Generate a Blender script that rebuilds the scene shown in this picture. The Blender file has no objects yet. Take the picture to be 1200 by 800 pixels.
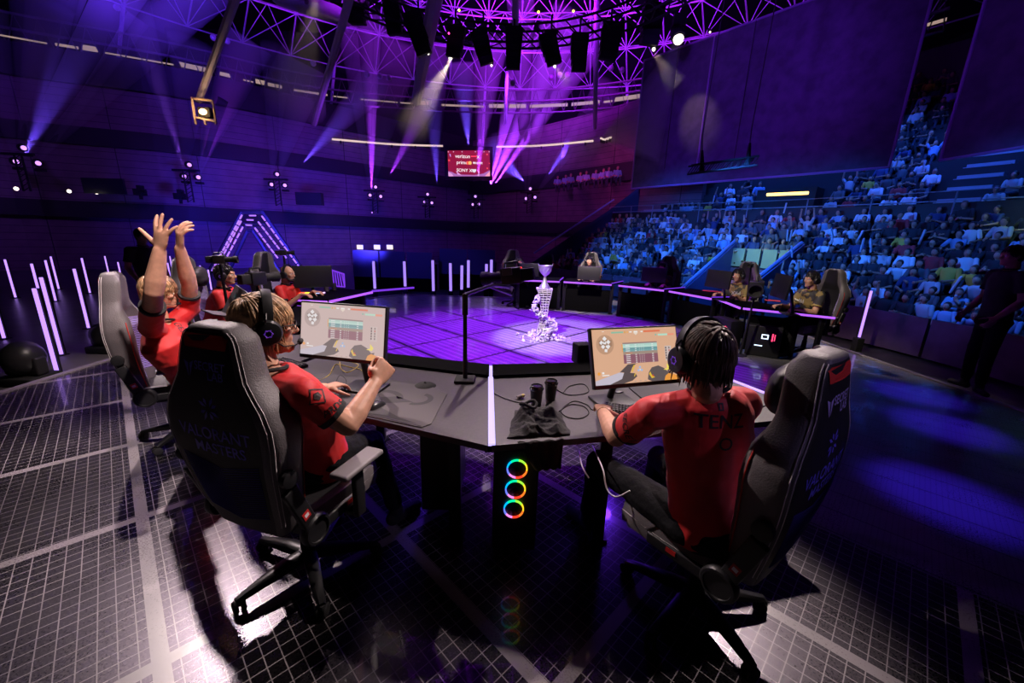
import bpy, bmesh, math, random
from mathutils import Vector as V, Matrix as M, noise
from mathutils.bvhtree import BVHTree
random.seed(7)
sc = bpy.context.scene
COL = sc.collection
PI = math.pi
# ------------------------------------------------------------------ camera
CAMZ = 1.75
FL = 467.0
dv = V((545 - 600, 2150 - 400, FL)).normalized()
fv = (V((0, 0, 1)) - dv * dv.z).normalized()
rv = dv.cross(fv)
def P(px, py, t):
    """point seen at pixel (px,py) at depth t metres along the lens axis"""
    r = V((px - 600, py - 400, FL)) * (t / FL)
    return V((r.dot(rv), r.dot(fv), CAMZ - r.dot(dv)))
def Z(px, py, z):
    r = V((px - 600, py - 400, FL))
    s = (CAMZ - z) / r.dot(dv)
    return V((r.dot(rv) * s, r.dot(fv) * s, z))
def Y(px, py, y):
    r = V((px - 600, py - 400, FL))
    s = y / r.dot(fv)
    return V((r.dot(rv) * s, y, CAMZ - r.dot(dv) * s))
cam = bpy.data.cameras.new('camera'); camo = bpy.data.objects.new('camera', cam); COL.objects.link(camo)
cam.sensor_width = 36; cam.lens = FL / 1200 * 36; cam.clip_end = 200; cam.clip_start = .05
ex = V((rv.x, fv.x, -dv.x)); ey = -V((rv.y, fv.y, -dv.y)); ez = -V((rv.z, fv.z, -dv.z))
mt = M((ex, ey, ez)).transposed().to_4x4(); mt.translation = V((0, 0, CAMZ))
camo.matrix_world = mt
sc.camera = camo
sc.view_settings.view_transform = 'Standard'; sc.view_settings.look = 'None'
sc.view_settings.exposure = 0; sc.view_settings.gamma = 1; sc.view_settings.use_curve_mapping = False
sc.cycles.max_bounces = 5; sc.cycles.diffuse_bounces = 2; sc.cycles.glossy_bounces = 3
sc.cycles.volume_bounces = 0; sc.cycles.transparent_max_bounces = 12
sc.cycles.sample_clamp_indirect = 4; sc.cycles.caustics_reflective = False; sc.cycles.caustics_refractive = False
sc.cycles.volume_step_rate = 4
w = bpy.data.worlds.new('world'); sc.world = w; w.use_nodes = True
w.node_tree.nodes['Background'].inputs[0].default_value = (.02, .01, .06, 1)
w.node_tree.nodes['Background'].inputs[1].default_value = .02

# ------------------------------------------------------------------ materials
MATS = {}
def mat(name, col=(.5, .5, .5), rough=.6, metal=0, emit=None, es=1, coat=0, spec=.5, trans=0, bump=None, noise_=None, sheen=0):
    if name in MATS: return MATS[name]
    m = bpy.data.materials.new(name); m.use_nodes = True; MATS[name] = m
    nt = m.node_tree; b = nt.nodes['Principled BSDF']
    b.inputs['Base Color'].default_value = (*col, 1); b.inputs['Roughness'].default_value = rough
    b.inputs['Metallic'].default_value = metal; b.inputs['Coat Weight'].default_value = coat
    b.inputs['Specular IOR Level'].default_value = spec; b.inputs['Transmission Weight'].default_value = trans
    b.inputs['Sheen Weight'].default_value = sheen
    if emit:
        b.inputs['Emission Color'].default_value = (*emit, 1); b.inputs['Emission Strength'].default_value = es
    if noise_ or bump:
        tc = nt.nodes.new('ShaderNodeTexCoord'); n = nt.nodes.new('ShaderNodeTexNoise')
        n.inputs['Scale'].default_value = (noise_ or bump)[0]; n.inputs['Detail'].default_value = 5
        nt.links.new(tc.outputs['Object'], n.inputs['Vector'])
        if noise_:
            r = nt.nodes.new('ShaderNodeValToRGB')
            r.color_ramp.elements[0].position = .35; r.color_ramp.elements[1].position = .65
            k = noise_[1]
            r.color_ramp.elements[0].color = (*[c * (1 - k) for c in col], 1)
            r.color_ramp.elements[1].color = (*[min(1, c * (1 + k)) for c in col], 1)
            nt.links.new(n.outputs['Fac'], r.inputs[0]); nt.links.new(r.outputs[0], b.inputs['Base Color'])
        if bump:
            bp = nt.nodes.new('ShaderNodeBump'); bp.inputs['Strength'].default_value = bump[1]; bp.inputs['Distance'].default_value = .01
            nt.links.new(n.outputs['Fac'], bp.inputs['Height']); nt.links.new(bp.outputs[0], b.inputs['Normal'])
    return m
def emat(name, col, s): return mat(name, (0, 0, 0), .5, emit=col, es=s)
BLK = mat('black_plastic', (.012, .012, .014), .42)
BLKM = mat('matte_black', (.008, .008, .009), .8)
METB = mat('black_metal', (.02, .02, .022), .35, metal=.6)
STEEL = mat('steel', (.45, .44, .46), .35, metal=.9)
LEATH = mat('black_leather', (.009, .0085, .010), .55, bump=(180, .25))
LEATG = mat('charcoal_leather', (.13, .117, .125), .5, bump=(180, .25))
REDL = mat('red_suede', (.75, .03, .02), .8)
STITCH = mat('pale_thread', (.75, .7, .72), .7)
TRIM = mat('violet_trim', (.3, .24, .62), .5)
REDF = mat('red_jersey_cloth', (.62, .012, .014), .62, bump=(30, .5), noise_=(8, .08), sheen=.1)
CUFF = mat('black_cloth', (.012, .011, .012), .8, bump=(60, .3))
SKIN = mat('skin', (.62, .33, .22), .5, noise_=(25, .1))
SKIND = mat('skin_tan', (.45, .24, .16), .5, noise_=(25, .1))
PANTS = mat('dark_trousers', (.008, .008, .010), .85, spec=.15, bump=(40, .5))
BLOND = mat('blond_hair', (.42, .25, .125), .5, noise_=(40, .55))
BROWN = mat('brown_hair', (.045, .018, .012), .55, noise_=(50, .5))
BLKH = mat('black_hair', (.012, .01, .012), .35, noise_=(50, .5))
VIOLET = emat('violet_light', (.42, .10, 1), 1.4)
VIOLETW = emat('lavender_light', (.55, .36, 1), 1.5)
VIOLETD = emat('dim_violet_light', (.26, .05, 1), .8)
HOT = emat('lamp_face', (.62, .28, 1), 1.7)
WHITEL = emat('white_lamp_face', (1, .86, .72), 3)

# ------------------------------------------------------------------ mesh builder
def frame(d, up=V((0, 0, 1))):
    d = V(d).normalized()
    if abs(d.dot(up)) > .98: up = V((0, 1, 0)) if abs(d.y) < .9 else V((1, 0, 0))
    x = up.cross(d).normalized(); y = d.cross(x).normalized()
    return x, y, d
class MB:
    def __init__(s, M0=None): s.v = []; s.f = []; s.m = []; s.mi = 0; s.M = M0
    def add(s, vs, fs, mi=None):
        o = len(s.v)
        s.v += [(s.M @ V(p)) if s.M else V(p) for p in vs]
        s.f += [tuple(i + o for i in f) for f in fs]
        s.m += [s.mi if mi is None else mi] * len(fs)
        return s
    def box(s, c, d, R=None, mi=None):
        c = V(c); R = R or M.Identity(3)
        vs = [c + R @ V((x * d[0] / 2, y * d[1] / 2, z * d[2] / 2)) for x in (-1, 1) for y in (-1, 1) for z in (-1, 1)]
        return s.add(vs, [(0, 1, 3, 2), (4, 6, 7, 5), (0, 4, 5, 1), (2, 3, 7, 6), (0, 2, 6, 4), (1, 5, 7, 3)], mi)
    def bbox(s, c, d, b=.01, R=None, mi=None):
        """box with chamfered vertical and horizontal edges"""
        bm = bmesh.new(); bmesh.ops.create_cube(bm, size=1)
        for v in bm.verts: v.co = V((v.co.x * d[0], v.co.y * d[1], v.co.z * d[2]))
        bmesh.ops.bevel(bm, geom=bm.edges[:], offset=b, segments=3, profile=.5, affect='EDGES')
        R = R or M.Identity(3); c = V(c)
        vs = [c + R @ v.co for v in bm.verts]; bm.verts.index_update()
        fs = [tuple(v.index for v in f.verts) for f in bm.faces]; bm.free()
        return s.add(vs, fs, mi)
    def ring(s, rings, closed=False, cap=True, mi=None):
        n = len(rings[0]); vs = [p for r in rings for p in r]; fs = []
        for i in range(len(rings) - (0 if closed else 1)):
            a = i * n; b = ((i + 1) % len(rings)) * n
            for j in range(n): fs.append((a + j, a + (j + 1) % n, b + (j + 1) % n, b + j))
        if cap and not closed:
            fs.append(tuple(range(n - 1, -1, -1))); fs.append(tuple((len(rings) - 1) * n + j for j in range(n)))
        return s.add(vs, fs, mi)
    def cyl(s, a, b, r0, r1=None, n=12, mi=None, cap=True):
        a = V(a); b = V(b); r1 = r0 if r1 is None else r1; x, y, d = frame(b - a)
        R = lambda p, r: [p + (x * math.cos(2 * PI * k / n) + y * math.sin(2 * PI * k / n)) * r for k in range(n)]
        return s.ring([R(a, r0), R(b, r1)], cap=cap, mi=mi)
    def tube(s, pts, r, n=8, mi=None, closed=False):
        pts = [V(p) for p in pts]; rr = r if isinstance(r, (list, tuple)) else [r] * len(pts); rings = []
        px = None
        for i, p in enumerate(pts):
            if closed: d = pts[(i + 1) % len(pts)] - pts[i - 1]
            else: d = pts[min(i + 1, len(pts) - 1)] - pts[max(i - 1, 0)]
            if d.length < 1e-9: d = V((0, 0, 1))
            d.normalize()
            if px is None: x, y, _ = frame(d)
            else:
                x = (px - d * px.dot(d))
                x = x.normalized() if x.length > 1e-6 else frame(d)[0]
                y = d.cross(x)
            px = x
            rings.append([p + (x * math.cos(2 * PI * k / n) + y * math.sin(2 * PI * k / n)) * rr[i] for k in range(n)])
        return s.ring(rings, closed=closed, mi=mi)
    def lathe(s, prof, a=(0, 0, 0), d=(0, 0, 1), n=24, mi=None):
        x, y, d = frame(d); a = V(a)
        return s.ring([[a + d * z + (x * math.cos(2 * PI * k / n) + y * math.sin(2 * PI * k / n)) * max(r, 1e-4) for k in range(n)] for r, z in prof], mi=mi)
    def cap(s, a, b, r0, r1=None, n=12, mi=None):
        a = V(a); b = V(b); r1 = r0 if r1 is None else r1; L = (b - a).length
        x, y, d = frame(b - a if L > 1e-6 else V((0, 0, 1)))
        rings = []
        for k in range(5):
            t = -PI / 2 + (k + .15) / 4.3 * PI / 2
            rings.append((a + d * math.sin(t) * r0, math.cos(t) * r0))
        for k in range(5):
            t = (k) / 4.3 * PI / 2
            rings.append((b + d * math.sin(t) * r1, math.cos(t) * r1))
        return s.ring([[p + (x * math.cos(2 * PI * k / n) + y * math.sin(2 * PI * k / n)) * r for k in range(n)] for p, r in rings], mi=mi)
    def ell(s, c, r, R=None, n=16, mi=None):
        c = V(c); R = R or M.Identity(3); rings = []
        for k in range(n // 2 + 1):
            t = -PI / 2 + PI * k / (n // 2); t = max(-PI / 2 + .08, min(PI / 2 - .08, t))
            rings.append([c + R @ V((r[0] * math.cos(t) * math.cos(2 * PI * j / n), r[1] * math.cos(t) * math.sin(2 * PI * j / n), r[2] * math.sin(t))) for j in range(n)])
        return s.ring(rings, mi=mi)
    def prism(s, poly, z0, z1, mi=None):
        n = len(poly)
        vs = [V((p[0], p[1], z0)) for p in poly] + [V((p[0], p[1], z1)) for p in poly]
        return s.add(vs, [tuple(range(n - 1, -1, -1)), tuple(range(n, 2 * n))] + [(i, (i + 1) % n, n + (i + 1) % n, n + i) for i in range(n)], mi)
    def slab(s, pts, off, mi=None):
        """polygon of 3-D points extruded by off"""
        n = len(pts); off = V(off); vs = [V(p) for p in pts] + [V(p) + off for p in pts]
        return s.add(vs, [tuple(range(n - 1, -1, -1)), tuple(range(n, 2 * n))] + [(i, (i + 1) % n, n + (i + 1) % n, n + i) for i in range(n)], mi)
    def mesh(s, name='m'):
        me = bpy.data.meshes.new(name); me.from_pydata([tuple(p) for p in s.v], [], s.f)
        me.polygons.foreach_set('material_index', s.m); me.update()
        return me
    def build(s, name, mats, parent=None, smooth=35, loc=None, fixn=False):
        """link as ONE mesh object; with a parent, the world coordinates are turned into its space"""
        me = s.mesh(name)
        if fixn:
            bm = bmesh.new(); bm.from_mesh(me); bmesh.ops.recalc_face_normals(bm, faces=bm.faces); bm.to_mesh(me); bm.free()
        return link(name, me, mats, parent, smooth, loc)
def link(name, me, mats, parent=None, smooth=35, loc=None):
    mats = mats if isinstance(mats, (list, tuple)) else [mats]
    idx = [0] * len(me.polygons); me.polygons.foreach_get('material_index', idx)
    me.materials.clear()
    for m in mats: me.materials.append(m)
    me.polygons.foreach_set('material_index', idx)
    if smooth:
        me.polygons.foreach_set('use_smooth', [True] * len(me.polygons))
        if smooth < 180: me.set_sharp_from_angle(angle=math.radians(smooth))
    o = bpy.data.objects.new(name, me); COL.objects.link(o)
    if loc is not None:
        me.transform(M.Translation(-V(loc))); o.location = loc
    if parent is not None:
        o.parent = parent; root = parent
        while root.parent: root = root.parent
        if root.name in WORLD: me.transform(WORLD[root.name].inverted())
    return o
WORLD = {}
def thing(name, label, cat, loc=(0, 0, 0), rz=0, group=None, world=True):
    """Empty at the thing's base; parts given in world coordinates (world=True) or in its own space"""
    o = bpy.data.objects.new(name, None); COL.objects.link(o); o.empty_display_size = .1
    o.location = loc; o.rotation_euler = (0, 0, rz)
    o['label'] = label; o['category'] = cat
    if group: o['group'] = group
    if world:
        WORLD[o.name] = M.Translation(V(loc)) @ M.Rotation(rz, 4, 'Z')
    return o
def tag(o, label, cat, group=None, kind=None):
    o['label'] = label; o['category'] = cat
    if group: o['group'] = group
    if kind: o['kind'] = kind
    return o
def struct(o, label=None):
    o['kind'] = 'structure'
    if label: o['label'] = label
    return o
def children(o): return [c for c in COL.objects if c.parent == o]
def copy_tree(o, kids=None):
    c = o.copy(); COL.objects.link(c)
    for ch, sub in (kids if kids is not None else KIDS(o)):
        d = ch.copy(); COL.objects.link(d); d.parent = c
        for g in sub:
            e = g.copy(); COL.objects.link(e); e.parent = d
    return c
def KIDS(o): return [(ch, children(ch)) for ch in children(o)]
def voxel(mb, vs, smooth=2, disp=None, name='body'):
    me = mb.mesh(name)
    bm = bmesh.new(); bm.from_mesh(me); bmesh.ops.recalc_face_normals(bm, faces=bm.faces); bm.to_mesh(me); bm.free()
    o = bpy.data.objects.new('tmp', me); COL.objects.link(o)
    r = o.modifiers.new('r', 'REMESH'); r.mode = 'VOXEL'; r.voxel_size = vs; r.use_smooth_shade = True
    if smooth:
        s_ = o.modifiers.new('s', 'SMOOTH'); s_.factor = .5; s_.iterations = smooth
    if disp:
        t = bpy.data.textures.new('t', 'CLOUDS'); t.noise_scale = disp[0]; t.noise_depth = 1
        d = o.modifiers.new('d', 'DISPLACE'); d.texture = t; d.strength = disp[1]; d.mid_level = .5
    dg = bpy.context.evaluated_depsgraph_get(); dg.update()
    out = bpy.data.meshes.new_from_object(o.evaluated_get(dg))
    bpy.data.objects.remove(o); bpy.data.meshes.remove(me)
    return out
def text_mesh(txt, size, ext=.0, bold=0, align='CENTER', shear=0, space=1.0):
    c = bpy.data.curves.new('t', 'FONT'); c.body = txt; c.size = size; c.extrude = ext; c.align_x = align; c.align_y = 'CENTER'
    c.offset = bold; c.shear = shear; c.space_character = space; c.resolution_u = 3
    o = bpy.data.objects.new('t', c); COL.objects.link(o)
    dg = bpy.context.evaluated_depsgraph_get(); dg.update()
    me = bpy.data.meshes.new_from_object(o.evaluated_get(dg)); bpy.data.objects.remove(o)
    return me
def poly_mesh(polys):
    mb = MB()
    for p in polys: mb.add([V((a, b, 0)) for a, b in p], [tuple(range(len(p)))])
    return mb.mesh()
def bvh_of(o_mesh):
    bm = bmesh.new(); bm.from_mesh(o_mesh); t = BVHTree.FromBMesh(bm); bm.free(); return t
def decal(me, org, u, v, tree, name, m, parent, lift=.002, sub=3, thick=0):
    """lay a flat drawing onto a surface (all in the surface's coordinates)"""
    bm = bmesh.new(); bm.from_mesh(me)
    if sub:
        bmesh.ops.triangulate(bm, faces=bm.faces[:])
        for _ in range(sub):
            es = [e for e in bm.edges if e.calc_length() > .02]
            if not es: break
            bmesh.ops.subdivide_edges(bm, edges=es, cuts=1)
    u = V(u).normalized(); v = V(v); v = (v - u * v.dot(u)).normalized(); n = u.cross(v); org = V(org)
    for q in bm.verts:
        p = org + u * q.co.x + v * q.co.y
        h = tree.ray_cast(p + n * .5, -n)
        q.co = (h[0] + n * lift) if h[0] is not None else p + n * lift
    out = bpy.data.meshes.new(name); bm.to_mesh(out); bm.free()
    out.materials.clear(); out.materials.append(m)
    o = bpy.data.objects.new(name, out); COL.objects.link(o)
    if parent: o.parent = parent
    return o
def lamp(kind, loc, tgt=None, energy=100, col=(1, 1, 1), size=.3, spot=40, blend=.5, sizey=None, name='light'):
    l = bpy.data.lights.new(name, kind); o = bpy.data.objects.new(name, l); COL.objects.link(o); o.location = loc
    l.energy = energy; l.color = col
    if kind == 'AREA':
        l.size = size
        if sizey: l.shape = 'RECTANGLE'; l.size_y = sizey
    else: l.shadow_soft_size = size
    if kind == 'SPOT': l.spot_size = math.radians(spot); l.spot_blend = blend
    if tgt is not None: o.rotation_euler = (V(tgt) - V(loc)).to_track_quat('-Z', 'Y').to_euler()
    return o
# ------------------------------------------------------------------ people
def headframe(face, tilt=0, roll=0):
    """matrix whose +Y is the facing direction (unit), tilt down in degrees"""
    f = V(face).normalized(); yaw = math.atan2(f.y, f.x) - PI / 2
    return M.Rotation(yaw, 3, 'Z') @ M.Rotation(math.radians(-tilt), 3, 'X') @ M.Rotation(math.radians(roll), 3, 'Y')
def add_head(mb, c, R):
    c = V(c); q = lambda x, y, z: c + R @ V((x, y, z))
    E = lambda p, r: mb.ell(q(*p), r, R, 16)
    E((0, -.012, .035), (.075, .096, .088)); E((0, .025, -.03), (.060, .068, .07)); E((0, .045, -.075), (.042, .045, .038))
    E((0, .074, .035), (.055, .022, .016)); E((0, .078, -.086), (.024, .022, .02))
    mb.cap(q(0, .086, .022), q(0, .112, -.018), .008, .0125, 10); E((0, .098, -.024), (.018, .014, .010))
    E((0, .088, -.048), (.024, .012, .007)); E((0, .086, -.060), (.021, .012, .007))
    for s in (-1, 1):
        E((s * .04, .062, -.01), (.024, .026, .024)); E((s * .077, -.008, -.005), (.010, .02, .032)); E((s * .079, .004, -.030), (.007, .010, .012))
    mb.cap(q(0, -.025, -.05), q(0, -.04, -.12), .056, .056)
def fingers(mb, w, F, N, T, curl=.25, spread=.12, thumb=.2, k=1.0, wristr=.026):
    """palm + 5 fingers. F finger direction, N palm-facing normal, T thumb side"""
    w = V(w); F = V(F).normalized(); N = V(N); N = (N - F * N.dot(F)).normalized(); T0 = V(T); T = F.cross(N); T = T if T.dot(T0) > 0 else -T
    n = 14; rings = []
    for s, hw, ht in ((-.01, .024, .019), (.012, .028, .0175), (.04, .038, .0155), (.07, .042, .0145), (.09, .041, .012)):
        c = w + F * s * k
        rings.append([c + (T * math.cos(2 * PI * j / n) * hw + N * math.sin(2 * PI * j / n) * ht) * k for j in range(n)])
    mb.ring(rings)
    mb.ell(w + (F * .03 + T * .026 + N * .006) * k, (.02 * k, .02 * k, .02 * k))
    for i, (off, L) in enumerate(((.031, .073), (.010, .082), (-.012, .076), (-.032, .060))):
        p = w + (F * .086 + T * off) * k
        d0 = (F + T * spread * (1.3 - i) * .6).normalized()
        cu = curl if not isinstance(curl, (list, tuple)) else curl[i]
        a = 0; r = (.0098, .0092, .0085, .0072)
        for j, (fr, da) in enumerate(((.46, .9), (.30, 1.0), (.24, .6))):
            a += cu * da * 1.55
            d = d0 * math.cos(a) + N * math.sin(a)
            q = p + d * L * fr * k * 1.0
            mb.cap(p, q, r[j] * k, r[j + 1] * k, 10); p = q
    p = w + (F * .022 + T * .026 + N * .004) * k
    d = (T * (.85 - thumb) + F * (.55 + thumb * .4) + N * (.25 + thumb)).normalized()
    for L, r0, r1, tw in ((.045, .0145, .0115, 0), (.034, .0112, .0100, .5), (.028, .0100, .0080, .5)):
        d = (d + (F * .25 + N * thumb * .7 - T * thumb) * tw).normalized()
        q = p + d * L * k; mb.cap(p, q, r0 * k, r1 * k, 10); p = q
def arm(mb, sh, el, wr, k=1.0):
    mb.cap(sh, el, .052 * k, .044 * k); mid = V(el).lerp(V(wr), .28)
    mb.cap(el, mid, .043 * k, .047 * k); mb.cap(mid, wr, .047 * k, .030 * k)
def torso(mb, hip, chest, neck, side, fat=0, hem=.0, full=True):
    """lofted trunk, ellipses across 'side'"""
    hip = V(hip); chest = V(chest); neck = V(neck); n = 24; rings = []
    side = V(side).normalized()
    st = [(-.10, .150, .115), (0, .162, .125), (.25, .150, .115), (.5, .155, .12), (.72, .178, .125), (.86, .172, .105), (.95, .135, .092), (1.0, .075, .068)]
    for t, a, b in st:
        c = hip.lerp(chest, t / .6) if t <= .6 else chest.lerp(neck, (t - .6) / .4)
        d = (chest - hip if t <= .5 else neck - hip).normalized()
        f = side.cross(d).normalized(); s = d.cross(f)
        rings.append([c + s * math.cos(2 * PI * j / n) * (a + fat) + f * math.sin(2 * PI * j / n) * (b + fat) for j in range(n)])
    mb.ring(rings)
def cuffring(mb, a, b, r0, r1):
    mb.cyl(a, b, r0, r1, 20)
def hair(headM, c, style, n=260, seed=1):
    """scalp cap plus overlapping tapered locks, one mesh"""
    rnd = random.Random(seed); mb = MB(); c = V(c); R = headM
    g_ = 1.09 if style == 'shag' else 1.0
    rx, ry, rz_ = (.082 * g_, .101 * g_, .092 * g_); oc = V((0, -.018, .036))
    mb.ell(c + R @ oc, (rx, ry, rz_), R, 20)
    mb.ell(c + R @ V((0, -.045, -.018)), (.068 * g_, .066 * g_, .074 * g_), R, 16)
    L = {'short': .07, 'shag': .105, 'long': .17, 'crop': .03}[style]
    grav = R.transposed() @ V((0, 0, -1))
    for i in range(n):
        th = rnd.uniform(0, 2 * PI); zz = rnd.uniform(-.35, 1)
        q = V((math.cos(th) * math.sqrt(1 - zz * zz if zz < 1 else 0), math.sin(th) * math.sqrt(max(0, 1 - zz * zz)), zz))
        if q.y > .45 and q.z < .35: continue
        fringe = q.y > .3
        if fringe and style in ('short', 'crop'): l = L * .8
        else: l = L * rnd.uniform(.7, 1.15)
        p = V((q.x * rx, q.y * ry, q.z * rz_)) + oc
        nrm = V((q.x / rx, q.y / ry, q.z / rz_)).normalized()
        crown = V((0.1, -.6, .8)).normalized()
        d = (q - crown * q.dot(crown)); d = d.normalized() if d.length > .05 else V((1, 0, 0))
        d = (d + V((rnd.uniform(-.4, .4), rnd.uniform(-.3, .3), 0)) + grav * .35).normalized()
        pts = []; rr = []; k = 7; w0 = rnd.uniform(.0045, .009)
        cur = p - nrm * .004; lift = rnd.uniform(.003, .012)
        for j in range(k + 1):
            t = j / k
            pts.append(c + R @ cur); rr.append(w0 * (1 - t) ** .7 + .0008)
            nn = V((cur.x - oc.x, cur.y - oc.y, cur.z - oc.z)); e = V((nn.x / rx, nn.y / ry, nn.z / rz_)); m_ = e.length
            nrm = V((nn.x / rx ** 2, nn.y / ry ** 2, nn.z / rz_ ** 2)).normalized()
            dd = (d - nrm * d.dot(nrm)).normalized() if cur.z > oc.z - .03 else (d * .5 + grav * .6 + nrm * .05).normalized()
            d = (dd + grav * .16).normalized()
            cur = cur + dd * (l / k)
            nn = V((cur.x - oc.x, cur.y - oc.y, cur.z - oc.z)); e = V((nn.x / rx, nn.y / ry, nn.z / rz_)); m2 = e.length
            if m2 < 1 + lift * 8 * t: cur = oc + nn * ((1 + lift * 8 * t) / m2)
        mb.tube(pts, rr, 5)
    return mb
def headset(parent, c, R, mic=1, glow=True):
    c = V(c); q = lambda x, y, z: c + R @ V((x, y, z))
    mb = MB(); rings = []
    for k in range(25):
        a = PI * k / 24; cc = V((math.cos(a) * (.098 + .012 * math.sin(a)), -.004, .010 + math.sin(a) * .138)); o = V((math.cos(a), 0, math.sin(a)))
        rings.append([q(*(cc + o * u * .006 + V((0, 1, 0)) * v_ * .017)) for u, v_ in ((-1, -1), (-1, 1), (-.3, 1.1), (1, 1), (1.3, 0), (1, -1), (-.3, -1.1))])
    mb.ring(rings)
    hs = mb.build('headset', [BLK], parent)
    for s in (-1, 1):
        m2 = MB(); ax = R @ V((s, 0, 0))
        m2.lathe([(.038, -.024), (.051, -.018), (.054, -.006), (.053, .012), (.046, .024), (.030, .028), (.005, .029)], q(s * .094, -.006, -.008), ax, 24)
        m2.tube([q(s * .118, -.02, .03), q(s * .12, -.014, .05), q(s * .10, -.012, .07)], .004)
        cup = m2.build('ear_cup', [BLK], hs)
        if glow:
            m3 = MB()
            for k in range(6):
                a = k * PI / 3; u = V((math.cos(a), math.sin(a))); v_ = V((math.cos(a + 1.0), math.sin(a + 1.0)))
                m3.tube([q(s * .124, -.006 + u.x * .010, -.008 + u.y * .010), q(s * .124, -.006 + u.x * .017, -.008 + u.y * .017), q(s * .1235, -.006 + v_.x * .013, -.008 + v_.y * .013)], .0013, 5)
            m3.build('emblem', [mat('violet_print', (.25, .1, .8), .5, emit=(.3, .08, 1), es=.2)], hs)
    if mic:
        s = mic; m4 = MB()
        m4.tube([q(s * .105, .01, -.035), q(s * .10, .05, -.065), q(s * .075, .095, -.068), q(s * .045, .118, -.062)], .003)
        m4.cap(q(s * .045, .118, -.062), q(s * .02, .126, -.06), .011, .011)
        m4.build('microphone', [BLKM], hs)
    return hs
def human(label, J, loc, vs=.006, shirt=None, cuff=None, skin=None, pants=None, hairm=None, hairstyle='short', hn=220, seed=1, head_tilt=5, face=(0, 1, 0), roll=0,
          handL=None, handR=None, hs=True, mic=1, beard=None, glasses=False, k=1.0, glow=True, group=None, sleeve=.62, armk=1.0, watch=None, shoes=True, lanyard=False):
    """J: joint positions in world coordinates"""
    skin = skin or SKIN; shirt = shirt or REDF; pants = pants or PANTS; cuff = cuff or CUFF
    t = thing('person', label, 'person', loc, group=group)
    R = headframe(face, head_tilt, roll); H = V(J['head'])
    g = lambda n: V(J[n])
    side = g('shR') - g('shL')
    mb = MB(); add_head(mb, H, R)
    mb.cap(g('neck') + V((0, 0, -.03)), H + R @ V((0, -.035, -.07)), .058, .054)
    torso(mb, g('hip'), g('chest'), g('neck'), side, -.018)
    for s in 'LR':
        arm(mb, g('sh' + s), g('el' + s), g('wr' + s), armk)
        hd = {'L': handL, 'R': handR}[s]
        if hd:
            fingers(mb, g('wr' + s), hd['F'], hd['N'], hd['T'], hd.get('curl', .25), hd.get('spread', .15), hd.get('thumb', .2), 1.08 * hd.get('k', 1))
        if 'kn' + s in J:
            mb.cap(g('hip') + side.normalized() * (.09 if s == 'R' else -.09), g('kn' + s), .075, .052)
            mb.cap(g('kn' + s), g('an' + s), .052, .035)
    link('body', voxel(mb, vs, 3), [skin], t, 180)
    # shirt
    mb = MB(); torso(mb, g('hip'), g('chest'), g('neck') + V((0, 0, -.005)), side, .012)
    mb.ell(g('neck') + V((0, 0, -.055)), (.115, .095, .055))
    cfs = []
    for s in 'LR':
        cf = MB(); cfs.append(cf)
        a = g('sh' + s); e = g('el' + s); b = a.lerp(e, sleeve); sd = side.normalized() * (1 if s == 'R' else -1)
        mb.cap(g('neck').lerp(a, .35) - V((0, 0, .040)), a, .066, .069); mb.cap(a, a.lerp(e, .12), .069, .066, 16)
        mb.cyl(a, b, .067, .063 + .004, 18)
        cf.cyl(b - (e - a).normalized() * .012, b + (e - a).normalized() * .010, .070, .0695, 24)
    sh = link('jersey', voxel(mb, vs * 1.1, 3, (.09, .014)), [shirt], t, 180)
    for cf in cfs: cf.build('sleeve_band', [cuff], t)
    cb = MB(); nk = g('neck'); up = (H - nk).normalized(); x, y, _ = frame((up + V((0, 0, 1))).normalized())
    cb.tube([nk + (H - nk).normalized() * .018 + (x * math.cos(a) + y * math.sin(a)) * .071 for a in [2 * PI * i / 24 for i in range(24)]], .009, 8, closed=True)
    cb.build('collar', [cuff], t)
    if 'knL' in J:
        mb = MB(); sd = side.normalized()
        hp = g('hip'); mb.ell(hp + V((0, 0, -.01)), (.17, .16, .11))
        for s in 'LR':
            o = sd * (.09 if s == 'R' else -.09)
            mb.cap(hp + o, g('kn' + s), .092, .068); mb.cap(g('kn' + s), g('an' + s) + (g('kn' + s) - g('an' + s)).normalized() * .05, .067, .052)
        link('trousers', voxel(mb, vs * 1.3, 3, (.08, .012)), [pants], t, 180)
        if shoes:
            for s in 'LR':
                a = g('an' + s); f = V((g('kn' + s) - hp)); f.z = 0; f.normalize()
                mb = MB(); mb.cap(a + V((0, 0, -.05)) - f * .03, a + f * .16 + V((0, 0, -.062)), .042, .034); mb.cap(a, a + V((0, 0, -.04)), .045, .045)
                link('shoe', voxel(mb, .009, 2), [BLKM], t, 180)
    if hairm:
        hm = hair(R, H, hairstyle, hn, seed); hm.build('hair', [hairm], t, 180)
    if beard:
        mb = MB(); rnd = random.Random(3)
        mb.ell(H + R @ V((0, .048, -.082)), (.047, .047, .036), R); mb.ell(H + R @ V((0, .082, -.090)), (.027, .025, .026), R)
        for s_ in (-1, 1): mb.cap(H + R @ V((s_ * .058, .03, -.045)), H + R @ V((s_ * .048, .055, -.075)), .016, .02)
        link('beard', voxel(mb, .005, 1, (.01, .006)), [beard], t, 180)
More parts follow.
